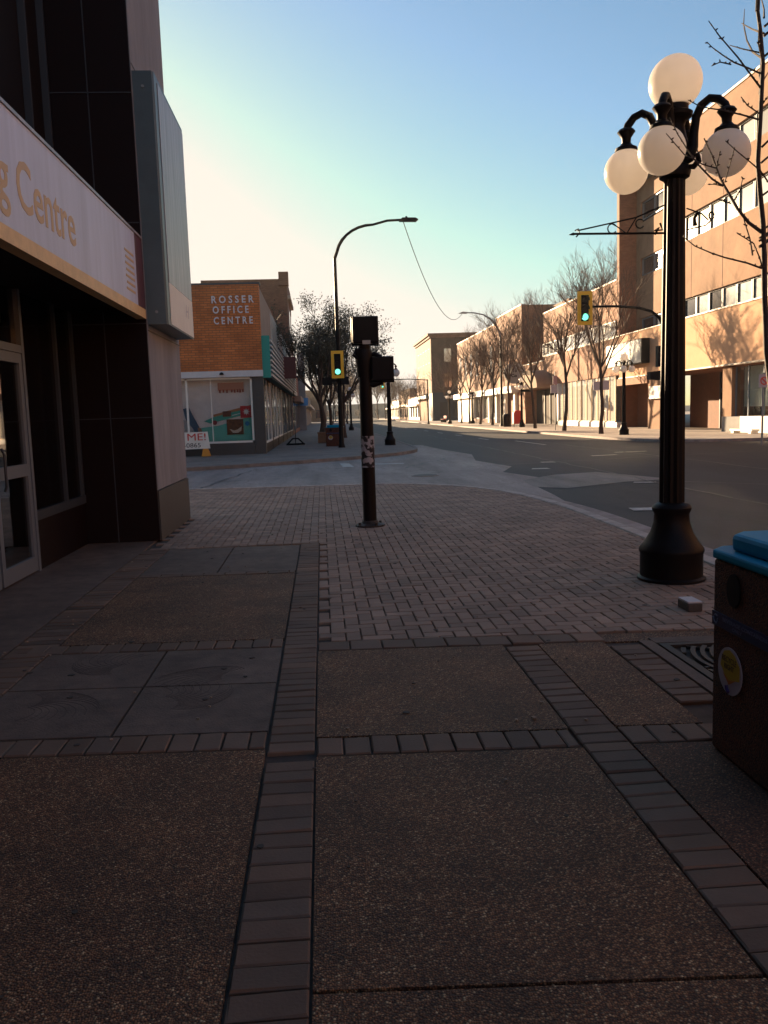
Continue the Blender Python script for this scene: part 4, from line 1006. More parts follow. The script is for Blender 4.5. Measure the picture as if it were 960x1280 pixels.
# tree-like rooftop vent thing: bare shrub seen above the roof
# ------------------------------------------------------------------ right side of the street
W = 21.5
tl = thing('office_block', 'four storey tan office block with ribbon windows on the right side', 'building', (W, 45, 0))
def bandwall(mb, x0, x1, y0, y1, zs):
    for z0, z1 in zs: mb.box(x0, y0, z0, x1, y1, z1)
q = MB(); bandwall(q, W, W+.4, 36, 50.8, [(7.66, 10.93), (12.35, 14.15), (15.45, 17.3)])
q.build('street_wall', 'tan_wall', tl)
MB().box(W, 36, 3.56, W+.4, 59.0, 6.5).build('lower_wall', 'peach_wall', tl)
q = MB(); bandwall(q, W+1.25, W+1.6, 51.2, 58.2, [(7.66, 10.5), (11.75, 14.15), (15.55, 17.3)]); q.box(W+.4, 50.5, 6.56, W+1.25, 50.8, 17.3)
q.box(W+1.25, 50.5, 6.56, W+1.6, 51.2, 17.3); q.box(W+1.25, 58.2, 6.56, W+1.6, 59, 17.3)
q.build('recessed_wall', 'tan_wall', tl)
q = MB(); q.box(W, 59.0, 6.56, W+12, 59.45, 17.35); q.build('end_wing', 'rust_brick', tl)
q = MB(); q.box(W+.5, 35.6, 3.56, W+20, 36, 17.3); q.box(W+19.6, 36, 0, W+20, 59, 17.3); q.build('side_wall', 'tan_wall', tl)
MB().box(W+.4, 36, 16.8, W+19.5, 59, 16.9).build('roof', 'alu_dark', tl)
q = MB(); q.box(W-.06, 35.9, 17.302, W+.5, 50.85, 17.42); q.box(W-.06, 35.9, 6.502, W+.42, 59.4, 6.56); q.box(W+1.2, 50.86, 17.302, W+1.7, 59, 17.42); q.box(W-.05, 59.4, 17.352, W+.6, 59.5, 17.42)
q.box(W-.05, 35.9, 3.48, W+.42, 59.0, 3.557)
q.build('coping', 'coping', tl)
q = MB()
for yy in (43.65, 39.2, 47.4):
    for z0, z1 in ((7.7, 10.9), (12.4, 14.1), (15.5, 17.2)): q.box(W-.012, yy-.03, z0, W-.001, yy+.03, z1)
q.build('control_joints', 'brown_door', tl)
rects = []
for z0, z1 in ((6.57, 7.65), (10.94, 12.34), (14.16, 15.44)):
    yy = 36.1
    while yy < 50.3:
        rects.append((yy, min(yy+1.5, 50.45), z0, z1)); yy += 1.56
facade_windows(tl, W+.12, rects, recess=.16, m='win')
facade_windows(tl, W+1.3, [(51.3, 53.6, 6.75, 7.6), (53.7, 55.9, 6.75, 7.6), (56, 58.1, 6.75, 7.6), (51.3, 53.6, 10.55, 11.7), (53.7, 55.9, 10.55, 11.7), (56, 58.1, 10.55, 11.7), (51.3, 53.6, 14.3, 15.5), (53.7, 55.9, 14.3, 15.5), (56, 58.1, 14.3, 15.5)], recess=.2, m='win_dark', frame='alu')
q = MB()
for k, (a0, a1) in enumerate([(36.1, 50.45)]):
    for z0, z1 in ((6.6, 7.63), (10.97, 12.3), (14.2, 15.4)): q.box(W+.3, a0, z0, W+.34, a1, z1)
q.build('blinds', 'blind', tl)
# ground floor: deep shaded recess, piers, shop glass with curtains, planter wall
MB().box(W+2.8, 36, 0, W+3, 53.5, 3.5).build('recess_wall', 'brown_door', tl)
MB().box(W+.42, 36, 3.4, W+3, 53.5, 3.52).build('soffit', 'brown_door', tl)
MB().box(W+.1, 50.3, 0, W+.5, 53.9, 3.477).build('pier', 'tan_wall', tl); MB().box(W+.25, 42.9, 0, W+.75, 43.9, 3.4).build('pier', 'tan_wall', tl)
q = MB(); q.box(W-.1, 36, 0, W+.4, 41.3, .82); q.build('white_planter_wall', 'white', tl)
MB().box(W-.08, 41.35, 0, W+.4, 43.3, .8).build('grey_planter_wall', 'grey_wall', tl)
q = MB()
for yy in (36.2, 38.1, 40.0, 41.5, 42.8): q.box(W+.42, yy-.04, .8, W+.5, yy+.04, 3.39)
f_ = q.build('shop_window', 'alu', tl)
MB().box(W+.45, 36.2, .8, W+.46, 42.8, 3.39).build('pane', 'glass', f_)
q = MB()
for k in range(60):
    yy = 36.2+.11*k; q.add([(W+.9+.04*(k % 2), yy, .9 if yy < 40.2 else 1.3), (W+.9+.04*((k+1) % 2), yy+.11, .9 if yy < 40.2 else 1.3), (W+.9+.04*((k+1) % 2), yy+.11, 3.38), (W+.9+.04*(k % 2), yy, 3.38)], [(0, 1, 2, 3)])
q.build('curtain', 'curtain', tl)
q = MB()
for yy in (44.2, 45.2, 46.3, 47.6, 49.2): q.box(W+2.7, yy-.05, 0, W+2.79, yy+.05, 3.4)
q.box(W+2.7, 47.7, 2.3, W+2.79, 49.1, 2.4); q.build('recess_frames', 'alu_dark', tl)
q = MB(); q.box(W+2.74, 44.25, .1, W+2.78, 46.2, 3.3); q.box(W+2.74, 48, .9, W+2.78, 49.1, 2.2); q.build('recess_windows', 'win_dark', tl)
bn = thing('concrete_bench', 'low cream concrete bench block beside the white planter wall', 'bench', (W-.8, 41, 0))
q = MB(); q.box(W-1.0, 38.4, .12, W-.6, 40.6, .22); q.box(W-.98, 38.5, 0, W-.62, 38.8, .12); q.box(W-.98, 40.2, 0, W-.62, 40.5, .12); q.build('slab', 'cream', bn, bevel=.02)

# two storey building with the shop curtains
lb = thing('store_building', 'two storey brick building with ribbon windows and cream curtained shopfront behind the bare trees', 'building', (W, 67, 0))
q = MB(); q.box(W, 59.46, 7.72, W+.4, 79.4, 10.5); q.box(W, 59.02, 3.78, W+.4, 75, 6.45); q.box(W, 75, 3.5, W+.4, 79.4, 6.45); q.box(W, 79.4, 3.5, W+.4, 87.9, 6.1)
q.build('street_wall', 'tan_brick', lb)
q = MB(); q.box(W-.05, 59.46, 10.502, W+.5, 79.45, 10.6); q.box(W-.05, 59.46, 6.452, W+.42, 79.4, 6.55); q.box(W-.05, 79.42, 6.102, W+.42, 87.9, 6.2); q.build('coping', 'coping', lb)
MB().box(W+.42, 59.46, 10.2, W+15, 79.4, 10.3).build('roof', 'alu_dark', lb)
q = MB(); q.box(W+.4, 79.3, 6.2, W+15, 79.6, 10.5); q.box(W+2.6, 79.6, 6.2, W+2.9, 87.9, 12); q.build('recessed_upper_wall', 'brown_brick', lb)
rects = []; yy = 59.6
while yy < 78.8: rects.append((yy, yy+1.2, 6.56, 7.70)); yy += 1.26
facade_windows(lb, W-.03, rects, recess=.05, m='win_mirror', t=.06)
# shopfront
q = MB(); yy = 60.0
while yy < 74.6: q.box(W+.06, yy-.035, .45, W+.1, yy+.035, 3.76); yy += 1.35
q.box(W+.05, 60, .38, W+.15, 74.6, .46); fo = q.build('shop_window', 'sign_yellow', lb)
MB().box(W+.105, 60, .46, W+.11, 74.6, 3.76).build('pane', glass_mat('curtain_glass', .05, (.97, .97, .97)), fo)
q = MB()
for k in range(130):
    yy = 60.02+.112*k; q.add([(W+.13+.012*(k % 2), yy, .46), (W+.13+.012*((k+1) % 2), yy+.112, .46), (W+.13+.012*((k+1) % 2), yy+.112, 3.76), (W+.13+.012*(k % 2), yy, 3.76)], [(0, 1, 2, 3)])
q.build('curtain', 'curtain', lb)
q = MB(); q.box(W, 59.5, 0, W+.4, 74.7, .375); q.box(W, 74.62, .375, W+.4, 75, 3.77); q.build('shop_base', 'white', lb)
# maroon recess
q = MB(); q.box(W+1.6, 53.9, 0, W+1.8, 60, 3.5); q.box(W+.45, 59.6, 0, W+1.6, 59.95, 3.4); q.build('maroon_recess', 'brown_door', lb)
q = MB(); q.box(W, 53.9, 3.0, W+.1, 59.5, 3.475); q.build('lintel', 'tan_brick', lb)
# dark recess with doors under the arched awning
q = MB(); q.box(W+1.4, 75, 0, W+1.6, 87.5, 3.5); q.build('dark_recess', 'interior', lb)
q = MB()
for yy in (76, 78, 80, 82, 84): q.box(W+1.3, yy-.06, 0, W+1.39, yy+.06, 3.3)
q.build('recess_frames', 'alu_dark', lb)
# arched awning
aw = thing('arched_awning', 'brown arched awning over the dark shop entrance behind the street lamp', 'awning', (W-.6, 80, 3.5))
n = 18; poly = [(80+3.7*cos(pi*k/n), 3.52+1.75*sin(pi*k/n)) for k in range(n+1)]
q = MB(); q.prism(poly, W-1.5, W-.01, 'x'); q.build('canopy', mat('awning_canvas', (.3, .2, .13), .9, var=.1), aw)
# white light-box sign and disc sign
bx = thing('lightbox_sign', 'large white box sign on the brick wall behind the five-globe lamp', 'sign', (W-.3, 56.7, 5))
MB().box(W-.55, 53.4, 4.3, W-.01, 60.2, 5.9).build('cabinet', 'black2', bx)
MB().box(W-.57, 53.5, 4.36, W-.552, 60.1, 5.84).build('sign_face', mat('pale_sign_face', (.62, .6, .52), .25, var=.3, vs=1.3), bx)
MB().box(W-.577, 54.6, 5.3, W-.571, 55.6, 5.7).build('white_square', 'white', bx)
sq = MB().box(W-.12, 50.6, 1.95, W-.0, 53.2, 2.75).build('notice_board', 'white'); tag(sq, 'small white box sign on the pale pier beside the maroon recess', 'sign')
rdp = MB().box(W-.02, 50.4, .1, W+.09, 51.4, 1.9).build('poster_panel', 'brown_door'); tag(rdp, 'narrow brown poster panel low on the pale pier', 'poster')
ds = thing('disc_sign', 'round pale projecting shop sign with dark writing above the white fascia', 'sign', (20.4, 86, 5.3))
q = MB().disc((20.2, 86, 5.35), 1.12, 'y', .3, 32); q.build('disc', mat('disc_face', (.42, .38, .32), .6), ds)
lettering('lettering', 'To', 'black2', ds, '-y', 19.9, 20.4, 5.4, 5.8, 85.83, .02, .03); lettering('lettering', 'Co', 'black2', ds, '-y', 19.8, 20.4, 4.9, 5.25, 85.83, .02, .03)
MB().box(21.2, 85.95, 5.3, 21.5, 86.05, 5.45).build('bracket', 'black2', ds)
hb = MB().box(20.2, 83.4, 3.3, 21.4, 83.6, 4.3); h_ = hb.build('hanging_sign', 'black2'); tag(h_, 'small black hanging sign beneath the round pale sign', 'sign')

# stepped brick blocks farther on
sb = thing('brick_block', 'brick block with stepped roof and a white fascia over its shops', 'building', (W, 105, 0))
q = MB(); q.box(W, 88, 3.9, W+14, 101, 12.5); q.box(W+.01, 101, 4.2, W+14, 130, 11.9); q.box(W+.3, 88, 0, W+14, 91.5, 3.9); q.build('wall', 'tan_brick', sb)
q = MB(); q.box(W-.06, 88, 12.502, W+.5, 101, 12.62); q.box(W-.05, 101.05, 11.902, W+.5, 130, 12.02); q.build('coping', 'coping', sb)
q = MB(); q.box(W-.5, 91, 3.45, W+.3, 131.5, 4.2); q.build('white_fascia', 'white', sb)
q = MB(); q.box(W+1.2, 91.6, 0, W+1.4, 130, 3.45); q.build('shop_back', 'brown_door', sb)
for yy in (91.6, 96.5, 101.5, 106, 111, 117, 129.6): MB().box(W, yy, 0, W+.5, yy+.7, 3.45).build('pier', 'cream', sb)
MB().box(W, 119, 0, W+.4, 129.6, 3.45).build('blank_wall', 'cream', sb)
for a0, a1 in ((102.3, 106), (106.8, 111), (111.8, 117)):
    q = MB(); q.box(W+.3, a0, .6, W+.36, a0+.1, 3.4); q.box(W+.3, (a0+a1)/2, .6, W+.36, (a0+a1)/2+.1, 3.4); q.box(W+.3, a0, .5, W+.4, a1, .62)
    fo = q.build('shop_window', 'alu', sb); MB().box(W+.32, a0, .62, W+.33, a1, 3.4).build('pane', 'glass', fo)
for a0, a1 in ((102.3, 106), (106.8, 111), (111.8, 117)): MB().box(W+.02, a0, 0, W+.5, a1-.01, .5).build('stall_riser', 'brown_brick', sb)
facade_windows(sb, W-.03, [(a0, a0+1.5, 6.3, 9.6) for a0 in (103.5, 108, 113, 117.5, 122, 126.5)], recess=.05, m='win')
q = MB(); q.box(W-.03, 101.1, 5.3, W, 130, 5.45); q.build('string_course', 'brown_door', sb)

tsb = thing('three_storey_building', 'three storey red brick building with a cornice and navy ground floor at the far corner', 'building', (20.6, 155, 0))
MB().box(20.6, 154, 5.2, 36, 178, 15.6).build('wall', 'shaded_brick', tsb)
MB().box(20.57, 154.3, 5.3, 20.598, 178, 15.1).build('street_face', 'rust_brick', tsb)
MB().box(20.65, 153.95, 0, 36, 160, 5.2).build('navy_ground_floor', 'navy_paint', tsb)
MB().box(21.0, 160, 0, 36, 178, 5.2).build('shopfront', 'tan_wall', tsb)
q = MB(); q.box(20.0, 153.6, 15.6, 36, 178.4, 16.0); q.box(20.3, 153.8, 15.2, 36, 178.2, 15.6); q.build('cornice', 'brown_brick', tsb)
q = MB(); q.box(20.1, 160.2, 4.3, 21, 178, 4.9); q.build('shop_fascia', 'cream', tsb)
facade_windows(tsb, 20.53, [(156+4.2*k, 157.6+4.2*k, z, z+2.6) for k in range(5) for z in (6.2, 10.8)], recess=.07, m='win_dark')
for z in (6.2, 10.8):
    for x in (23, 29): MB().box(x, 153.94, z, x+1.3, 154, z+2.4).build('window', 'win_grey', tsb)
for x in (22, 24.5, 27): MB().box(x, 153.9, .8, x+1.4, 153.95, 3.4).build('shop_window', 'win_dark', tsb)

for (nm, lab, x0, x1, y0, y1, h, m, fz) in [('low_shop', 'low white shop beyond the three storey brick building', 21.5, 33, 181, 205, 5.0, 'white', 3.1),
    ('brick_shop', 'two storey tan shop far down the right side of the street', 22, 34, 206, 236, 7.5, 'tan_wall', 3.4),
    ('pale_shop', 'pale low shops at the very end of the right side', 23, 36, 237, 290, 5.6, 'cream', 3.2)]:
    o = thing(nm, lab, 'building', (x0, (y0+y1)/2, 0))
    MB().box(x0, y0, 0, x1, y1, h).build('wall', m, o)
    for k in range(int((y1-y0)/5)): MB().box(x0-.03, y0+1+5*k, .6, x0, y0+4.2+5*k, 2.9).build('shop_window', 'win_dark', o)
    MB().box(x0-.8, y0+.3, fz, x0, y1-.3, fz+.4).build('canopy', 'coping', o)
    MB().box(x0-.1, y0-.1, h, x1+.1, y1+.1, h+.2).build('coping', 'brown_brick', o)

# end of the street
fe = thing('distant_building', 'long hazy tan building closing the far end of the street', 'building', (12, 420, 0))
MB().box(-60, 420, 0, 60, 440, 7).build('wall', 'beige', fe)
for k in range(22): MB().box(-58+5*k, 419.9, 1.5, -56+5*k, 420, 4).build('window', 'win_dark', fe)

# the block opposite the near pavement and one added behind the viewer for warm bounced light
op = thing('opposite_block', 'three storey tan block across the main road, facing the near store building', 'building', (W, -10, 0))
q = MB(); q.box(W, -45, 3.6, W+12, 20, 5.2); q.box(W, -45, 6.9, W+12, 20, 9.0); q.box(W, -45, 10.7, W+12, 20, 13); q.box(W+.3, -45, 0, W+12, 20, 13); q.build('wall', 'peach_wall', op)
facade_windows(op, W+.05, [(a0, a0+2.4, z, z+1.7) for z in (5.2, 9.0) for a0 in range(-44, 18, 5)], recess=.2, m='win_dark')
for a0 in range(-44, 18, 6): MB().box(W+.27, a0, .6, W+.29, a0+4.6, 3.2).build('shop_window', 'win_dark', op)
bk = thing('bounce_block', 'long dark brick block with three rows of windows added unseen behind the viewer for warm bounced light', 'building', (5, -75, 0))
MB().box(-25, -90, 0, 40, -75, 15).build('wall', 'tan_brick', bk)
for z in (1, 5.5, 9.5):
    for x in range(-22, 38, 5): MB().box(x, -75, z, x+2.4, -74.95, z+2.2).build('window', 'win_dark', bk)

# street furniture on the right sidewalk
mb_ = thing('mail_box', 'red mail box on the right sidewalk between tree trunks', 'mail box', (17.7, 73, 0))
q = MB().prism([(-.4, .28), (.4, .28), (.4, 1.25), (.25, 1.42), (0, 1.5), (-.25, 1.42), (-.4, 1.25)], 72.7, 73.3, 'y')
q.v = [(v[0]+17.35, v[1], v[2]) for v in q.v]; q.build('body', 'red', mb_, bevel=.02)
for dx in (-.35, .35):
    for dy in (-.25, .25): MB().box(17.35+dx-.03, 73+dy-.03, 0, 17.35+dx+.03, 73+dy+.03, .28).build('leg', 'black', mb_)
tb2 = thing('litter_bin', 'black litter bin on the right sidewalk left of the red mail box', 'bin', (17.0, 77, 0))
MB().lathe([(.3, 0), (.34, .05), (.36, 1.0), (.38, 1.02), (.3, 1.15), (.1, 1.2)], (17.05, 76, 0), 14).build('body', 'black', tb2, True)
bh = thing('bench', 'dark red street bench far down the right sidewalk', 'bench', (19.2, 128, 0))
q = MB()
for k in range(4): q.box(18.5+.13*k, 126.5, .45, 18.6+.13*k, 129.2, .5)
q.build('seat', 'red', bh)
q = MB()
for k in range(3): q.box(19.02, 126.5, .6+.14*k, 19.07, 129.2, .7+.14*k)
q.build('backrest', 'red', bh)
for yy in (126.7, 129): MB().box(18.5, yy-.04, 0, 19.05, yy+.04, .45).build('leg', 'black', bh)
NX, NZ = 15.05, 2.22
def street_sign(loc, lab, h, plates):
    t = thing('street_sign', lab, 'sign', loc)
    MB().tube([(loc[0], loc[1], 0), (loc[0], loc[1], h)], .035, 6).build('post', 'galv', t)
    for (dx, w_, z0, z1, m) in plates:
        MB().box(loc[0]+dx-w_/2, loc[1]-.06, z0, loc[0]+dx+w_/2, loc[1]-.04, z1).build('plate', m, t)
pur = mat('lilac_sign_plate', (.42, .4, .48), .5)
street_sign((16.35, 57.5, 0), 'white parking sign on a thin post by the dark recess left of the curtained shop', 4.1, [(0, .3, 3.2, 3.8, mat('pinkish_sign', (.4, .25, .28), .5)), (-.085, .45, 2.6, 3.15, pur)])
street_sign((16.3, 47.6, 0), 'two square sign plates on a thin post beside the curtained shop and trunk', 3.7, [(-.3, .42, 2.5, 3.0, pur), (.22, .4, 2.5, 3.05, pur)])
street_sign((NX, 27.5, 0), 'no parking sign on a pale post at the right edge of the photo', 2.5, [(0, .36, NZ-.22, NZ+.22, pur)])
for o in bpy.data.objects:
    if o.name.startswith('street_sign') and o.get('label', '').startswith('no parking'):
        nps = o
q = MB()
n = 20
for k in range(n):
    a0, a1 = 2*pi*k/n, 2*pi*(k+1)/n
    q.add([(NX+r*cos(t), 27.43, NZ+r*sin(t)) for r, t in ((.1, a0), (.14, a0), (.14, a1), (.1, a1))], [(0, 1, 2, 3)])
q.add([(NX-.1, 27.428, NZ+.07), (NX-.07, 27.428, NZ+.1), (NX+.1, 27.428, NZ-.07), (NX+.07, 27.428, NZ-.1)], [(0, 1, 2, 3)])
q.build('prohibition_ring', 'red', nps)

# ------------------------------------------------------------------ trees
def grow(rng, h, spread, trunk_h, r0, levels=4, up=.55, lean=0., nb=(4, 6), leafy=False):
    """returns trunk tubes, branch tubes, twig tips"""
    trunk, tubes, tips = [], [], []
    pts = []; x = y = 0.
    n = 7
    for i in range(n):
        t = i/(n-1); pts.append(Vector((x, y, trunk_h*t))); x += rng.uniform(-.09, .09)+lean*.1; y += rng.uniform(-.07, .07)
    trunk.append((pts, [r0*(1.25 if i == 0 else 1-.32*i/(n-1)) for i in range(n)]))
    def branch(p, d, L, r, lv):
        k = 5 if lv < 2 else 4
        ps = [p]; q = p.copy(); dd = d.normalized()
        for i in range(k):
            dd = (dd+Vector((rng.uniform(-.2, .2), rng.uniform(-.2, .2), rng.uniform(-.05, .16)*up*2))).normalized()
            q = q+dd*L/k; ps.append(q)
        tubes.append((ps, [r*(1-.6*i/k) for i in range(k+1)], lv))
        if lv >= levels: tips.append((q, dd)); return
        m = rng.randint(*nb) if lv < levels-1 else rng.randint(4, 7)
        for j in range(m):
            t = rng.uniform(.3, 1); i = min(int(t*k), k-1); base = ps[i].lerp(ps[i+1], t*k-i)
            a = rng.uniform(0, 2*pi); s = rng.uniform(.45, .95)
            o = dd.orthogonal().normalized(); o = Matrix.Rotation(a, 3, dd) @ o
            branch(base, dd+o*s+Vector((0, 0, up*.35)), L*rng.uniform(.45, .68), r*.5, lv+1)
    m = rng.randint(4, 6); top = pts[-1]
    for j in range(m):
        a = 2*pi*j/m+rng.uniform(-.4, .4); s = spread*rng.uniform(.5, 1.)
        i = rng.choice((-1, -1, -2)); branch(pts[i], Vector((cos(a)*s, sin(a)*s, 1.)), (h-trunk_h)*rng.uniform(.5, .72), r0*.5, 1)
    branch(top, Vector((0, 0, 1)), (h-trunk_h)*.7, r0*.55, 1)
    return trunk, tubes, tips
def make_tree(seed, label, loc, h, spread, trunk_h, r0, m_tw='twig', group=None, leaves=0, levels=4, nm='street_tree', lean=0., twig_r=.012, nb=(3, 5)):
    rng = random.Random(seed); t = thing(nm, label, 'tree', (0, 0, 0), group)
    tr, tb, tips = grow(rng, h, spread, trunk_h, r0, levels, lean=lean, nb=nb)
    a = MB()
    for p, r in tr: a.tube(p, r, 8)
    for p, r, lv in tb:
        if lv == 1: a.tube(p, [max(q, twig_r) for q in r], 6, False)
    a.build('trunk', 'bark', t, True)
    c = MB()
    for p, r, lv in tb:
        if lv > 1: c.tube(p, [max(q, twig_r*(.75 if i < len(r)-1 else .4)) for i, q in enumerate(r)], 4 if lv < 3 else 3, False)
    if leaves:
        for q, d in tips:
            for _ in range(leaves):
                o = q+Vector((rng.gauss(0, .2), rng.gauss(0, .2), rng.gauss(0, .16))); s = rng.uniform(.035, .075)
                u = Vector((rng.uniform(-1, 1), rng.uniform(-1, 1), rng.uniform(-1, 1))).normalized(); v = u.orthogonal().normalized()
                c.add([o-u*s, o+v*s*.6, o+u*s, o-v*s*.6], [(0, 1, 2, 3)])
    c.build('crown', 'leaf' if leaves else m_tw, t)
    t.location = loc
    return t
GT = 'bare street trees along the right sidewalk'
protoA = make_tree(11, 'bare tree before the maroon recess and lightbox sign', (15.9, 46.5, 0), 9.0, .75, 3.7, .12, group=GT, nb=(5, 6), twig_r=.008)
protoB = make_tree(23, 'bare tree with a crooked trunk before the middle of the cream curtained shopfront', (16.35, 55.3, 0), 9.4, .75, 4.2, .13, group=GT, nb=(5, 6), twig_r=.008)
protoC = make_tree(37, 'bare leaning tree before the arched awning', (17.0, 65.5, 0), 8.8, .8, 3.5, .12, group=GT, lean=-.8, nb=(5, 6), twig_r=.008)
for (p, x, y, rz, s, lab) in [(protoA, 17.3, 76, 1.9, 1.15, 'bare tree beside the red mail box'),
                              (protoB, 18.2, 88, .6, 1.12, 'bare slanting tree before the brown shop window'),
                              (protoC, 18.4, 96, 2.2, 1.15, 'bare tree before the white fascia, next to the tall light pole'),
                              (protoA, 18.6, 104, 3.9, 1.1, 'bare thin tree at the far end of the white fascia'),
                              (protoC, 20.0, 168, 1.0, 1., 'bare tree before the far three storey brick building'),
                              (protoB, 19.3, 190, 4., 1., 'bare tree before the low white shop'),
                              (protoA, 19.5, 205, 5., 1., 'bare tree beyond the low white shop'),
                              (protoC, 19.6, 225, 5., 1., 'bare tree farther off than the low white shop')]:
    copy_tree(p, (x, y, 0), rz, lab, GT, s)
for (p, x, y, rz, s, lab) in [(protoB, 18.9, 112, 5., 1., 'bare tree before the blank cream wall at the end of the brick block'), (protoC, 18.9, 122, .4, 1., 'bare tree at the far corner of the brick block'), (protoA, 20, 240, 2., 1.3, 'bare tree before the two storey tan shop'), (protoB, 20.2, 262, 3., 1.4, 'bare tree before the pale shops')]:
    copy_tree(p, (x, y, 0), rz, lab, GT, s)
copy_tree(protoB, (15.3, 38.2, 0), 2.6, 'bare tree hidden mostly behind the nearest lamp post', GT, .92) if False else None
# big bare trees behind the two storey building
G2 = 'big pale bare trees behind the right buildings'
big = make_tree(51, 'big pale bare tree rising behind the two storey brick roof, right one', (37, 92, 0), 19, .8, 5, .3, 'pale_twig', G2, nm='background_tree', levels=5, twig_r=.013, nb=(4, 5))
for x, y, rz, s, lab in [(34.5, 96, 2, .95, 'big pale bare tree behind the two storey brick roof, middle one'), (33, 104, 4, .9, 'big pale bare tree behind the roofs, left of the middle one'), (31, 118, 1, .78, 'small pale bare tree top at the left end behind the stepped roof'), (42, 99, 5, 1.05, 'big pale bare tree farthest back behind the two storey roof')]:
    copy_tree(big, (x, y, 0), rz, lab, G2, s)
# dense tree row on the left sidewalk
G3 = 'leafing trees in a row on the left sidewalk'
den = make_tree(71, 'dense leafing tree nearest in the left sidewalk row, behind the yellow signal', (.2, 50, 0), 7.9, .95, 2.4, .17, group=G3, leaves=15, nm='leafing_tree', levels=4, twig_r=.012, nb=(4, 5))
for x, y, rz, s, lab in [(1.5, 57, 2., .98, 'dense leafing tree just behind the nearest one, right of the signal'), (-.1, 60, 4.4, .9, 'leafing tree third in the left sidewalk row'), (.9, 69, 1., .95, 'leafing tree fourth in the left sidewalk row')]:
    copy_tree(den, (x, y, 0), rz, lab, G3, s)
sap = make_tree(81, 'thin bare sapling behind the far corner bollard', (2.6, 48, 0), 4.2, .4, 2.3, .04, 'pale_twig', nm='sapling', levels=3, twig_r=.008)
# distant trees round the street's end
G4 = 'distant bare trees at the end of the street'
dd = [(3.2, 120), (4.6, 150), (2.2, 165), (5.5, 190), (3.5, 215), (8, 330), (14, 300), (19, 280), (0, 300), (12, 350), (22, 330), (26, 300), (6.5, 250), (1.5, 280), (9.5, 270), (16, 360)]
labs = ['distant bare tree behind the small left lamp', 'distant bare tree just right of the small left lamp', 'distant bare tree left of the small left lamp', 'distant bare tree seen between near pole and corner lamp', 'distant bare tree low behind the near pole', 'hazy bare tree at the street end behind the far signal', 'hazy bare tree at the street end before the pale shops', 'hazy bare tree over the pale shop roofs', 'hazy bare tree at the street end left of the centre', 'hazy bare tree farthest away in the middle of the street end', 'hazy bare tree behind the far low shops', 'hazy bare tree behind the brick shop roof', 'distant bare tree behind the far corner lamp globes', 'distant bare tree near the tan end building', 'distant bare tree under the thin mast arm', 'distant bare tree closing the road to the right of the centre']
for i, ((x, y), lab) in enumerate(zip(dd, labs)):
    p = (protoA, protoB, protoC)[i % 3]
    copy_tree(p, (x, y, 0), i*1.3, lab, G4, 1.0 if y < 250 else 1.7)

# sapling nearest on the right: traced limbs given depth
TW = {
 'trunk':([(2.6, 3.75), (2.62, 3.63), (2.64, 3.45), (2.63, 3.14), (2.62, 2.91), (2.64, 2.71), (2.66, 2.55), (2.67, 2.37), (2.68, 2.11), (2.69, 1.98), (2.70, 1.8), (2.76, 1.4), (2.80, 1.0), (2.8, 0.0)],0.010,0.021),
 'A':([(2.24, 3.62), (2.32, 3.56), (2.45, 3.46), (2.55, 3.38), (2.63, 3.32)],0.003,0.008),
 'B':([(2.36, 3.62), (2.38, 3.58), (2.43, 3.53), (2.49, 3.48), (2.55, 3.44), (2.63, 3.4)],0.003,0.007),
 'C':([(2.33, 3.44), (2.38, 3.46), (2.45, 3.45)],0.003,0.005),
 'D':([(2.53, 3.63), (2.57, 3.57), (2.64, 3.51)],0.003,0.006),
 'D2':([(2.55, 3.63), (2.58, 3.54), (2.64, 3.45)],0.004,0.007),
 'E':([(2.25, 3.3), (2.32, 3.25), (2.43, 3.22), (2.53, 3.18), (2.63, 3.14)],0.003,0.007),
 'F':([(2.51, 3.27), (2.55, 3.22), (2.63, 3.17)],0.003,0.005),
 'G':([(2.06, 3.14), (2.11, 3.05), (2.18, 2.96), (2.25, 2.88), (2.34, 2.81), (2.41, 2.77)],0.003,0.007),
 'G2':([(2.09, 3.09), (2.19, 2.96), (2.3, 2.9), (2.37, 2.87)],0.003,0.005),
 'G3':([(2.29, 3.04), (2.34, 2.95), (2.39, 2.82), (2.43, 2.75), (2.5, 2.64), (2.57, 2.56), (2.66, 2.5)],0.004,0.013),
 'H':([(2.35, 2.98), (2.44, 2.93), (2.54, 2.88), (2.62, 2.84), (2.69, 2.79)],0.003,0.006),
 'I':([(2.22, 2.51), (2.29, 2.45), (2.38, 2.4), (2.45, 2.37), (2.58, 2.33), (2.67, 2.29)],0.003,0.007),
 'J':([(2.56, 2.83), (2.53, 2.75), (2.48, 2.69)],0.003,0.005),
 'K':([(2.38, 2.7), (2.42, 2.68), (2.46, 2.67)],0.003,0.004),
 'L':([(2.46, 2.48), (2.51, 2.46), (2.58, 2.43), (2.63, 2.35), (2.67, 2.28)],0.003,0.006),
 'M':([(2.48, 2.99), (2.46, 2.92), (2.42, 2.79)],0.003,0.004),
 'N':([(2.39, 2.96), (2.38, 2.92), (2.37, 2.87)],0.003,0.004),
 'O':([(2.67, 3.27), (2.65, 3.24), (2.63, 3.21)],0.003,0.005),
 'P':([(2.33, 2.78), (2.36, 2.78), (2.4, 2.77)],0.003,0.004),
 'Q':([(2.54, 2.58), (2.58, 2.46), (2.6, 2.37)],0.004,0.006),
}
ns = thing('young_tree', 'young bare budding tree nearest the camera rising over the bin at the right edge', 'tree', (2.7, 4.9, 0))
rng = random.Random(5); tr = MB(); cr = MB()
dep = {'A': -.25, 'B': .2, 'D': .3, 'D2': -.2, 'E': .22, 'G': -.1, 'G2': .1, 'G3': 0., 'H': -.25, 'I': .2, 'L': -.15, 'J': .1}
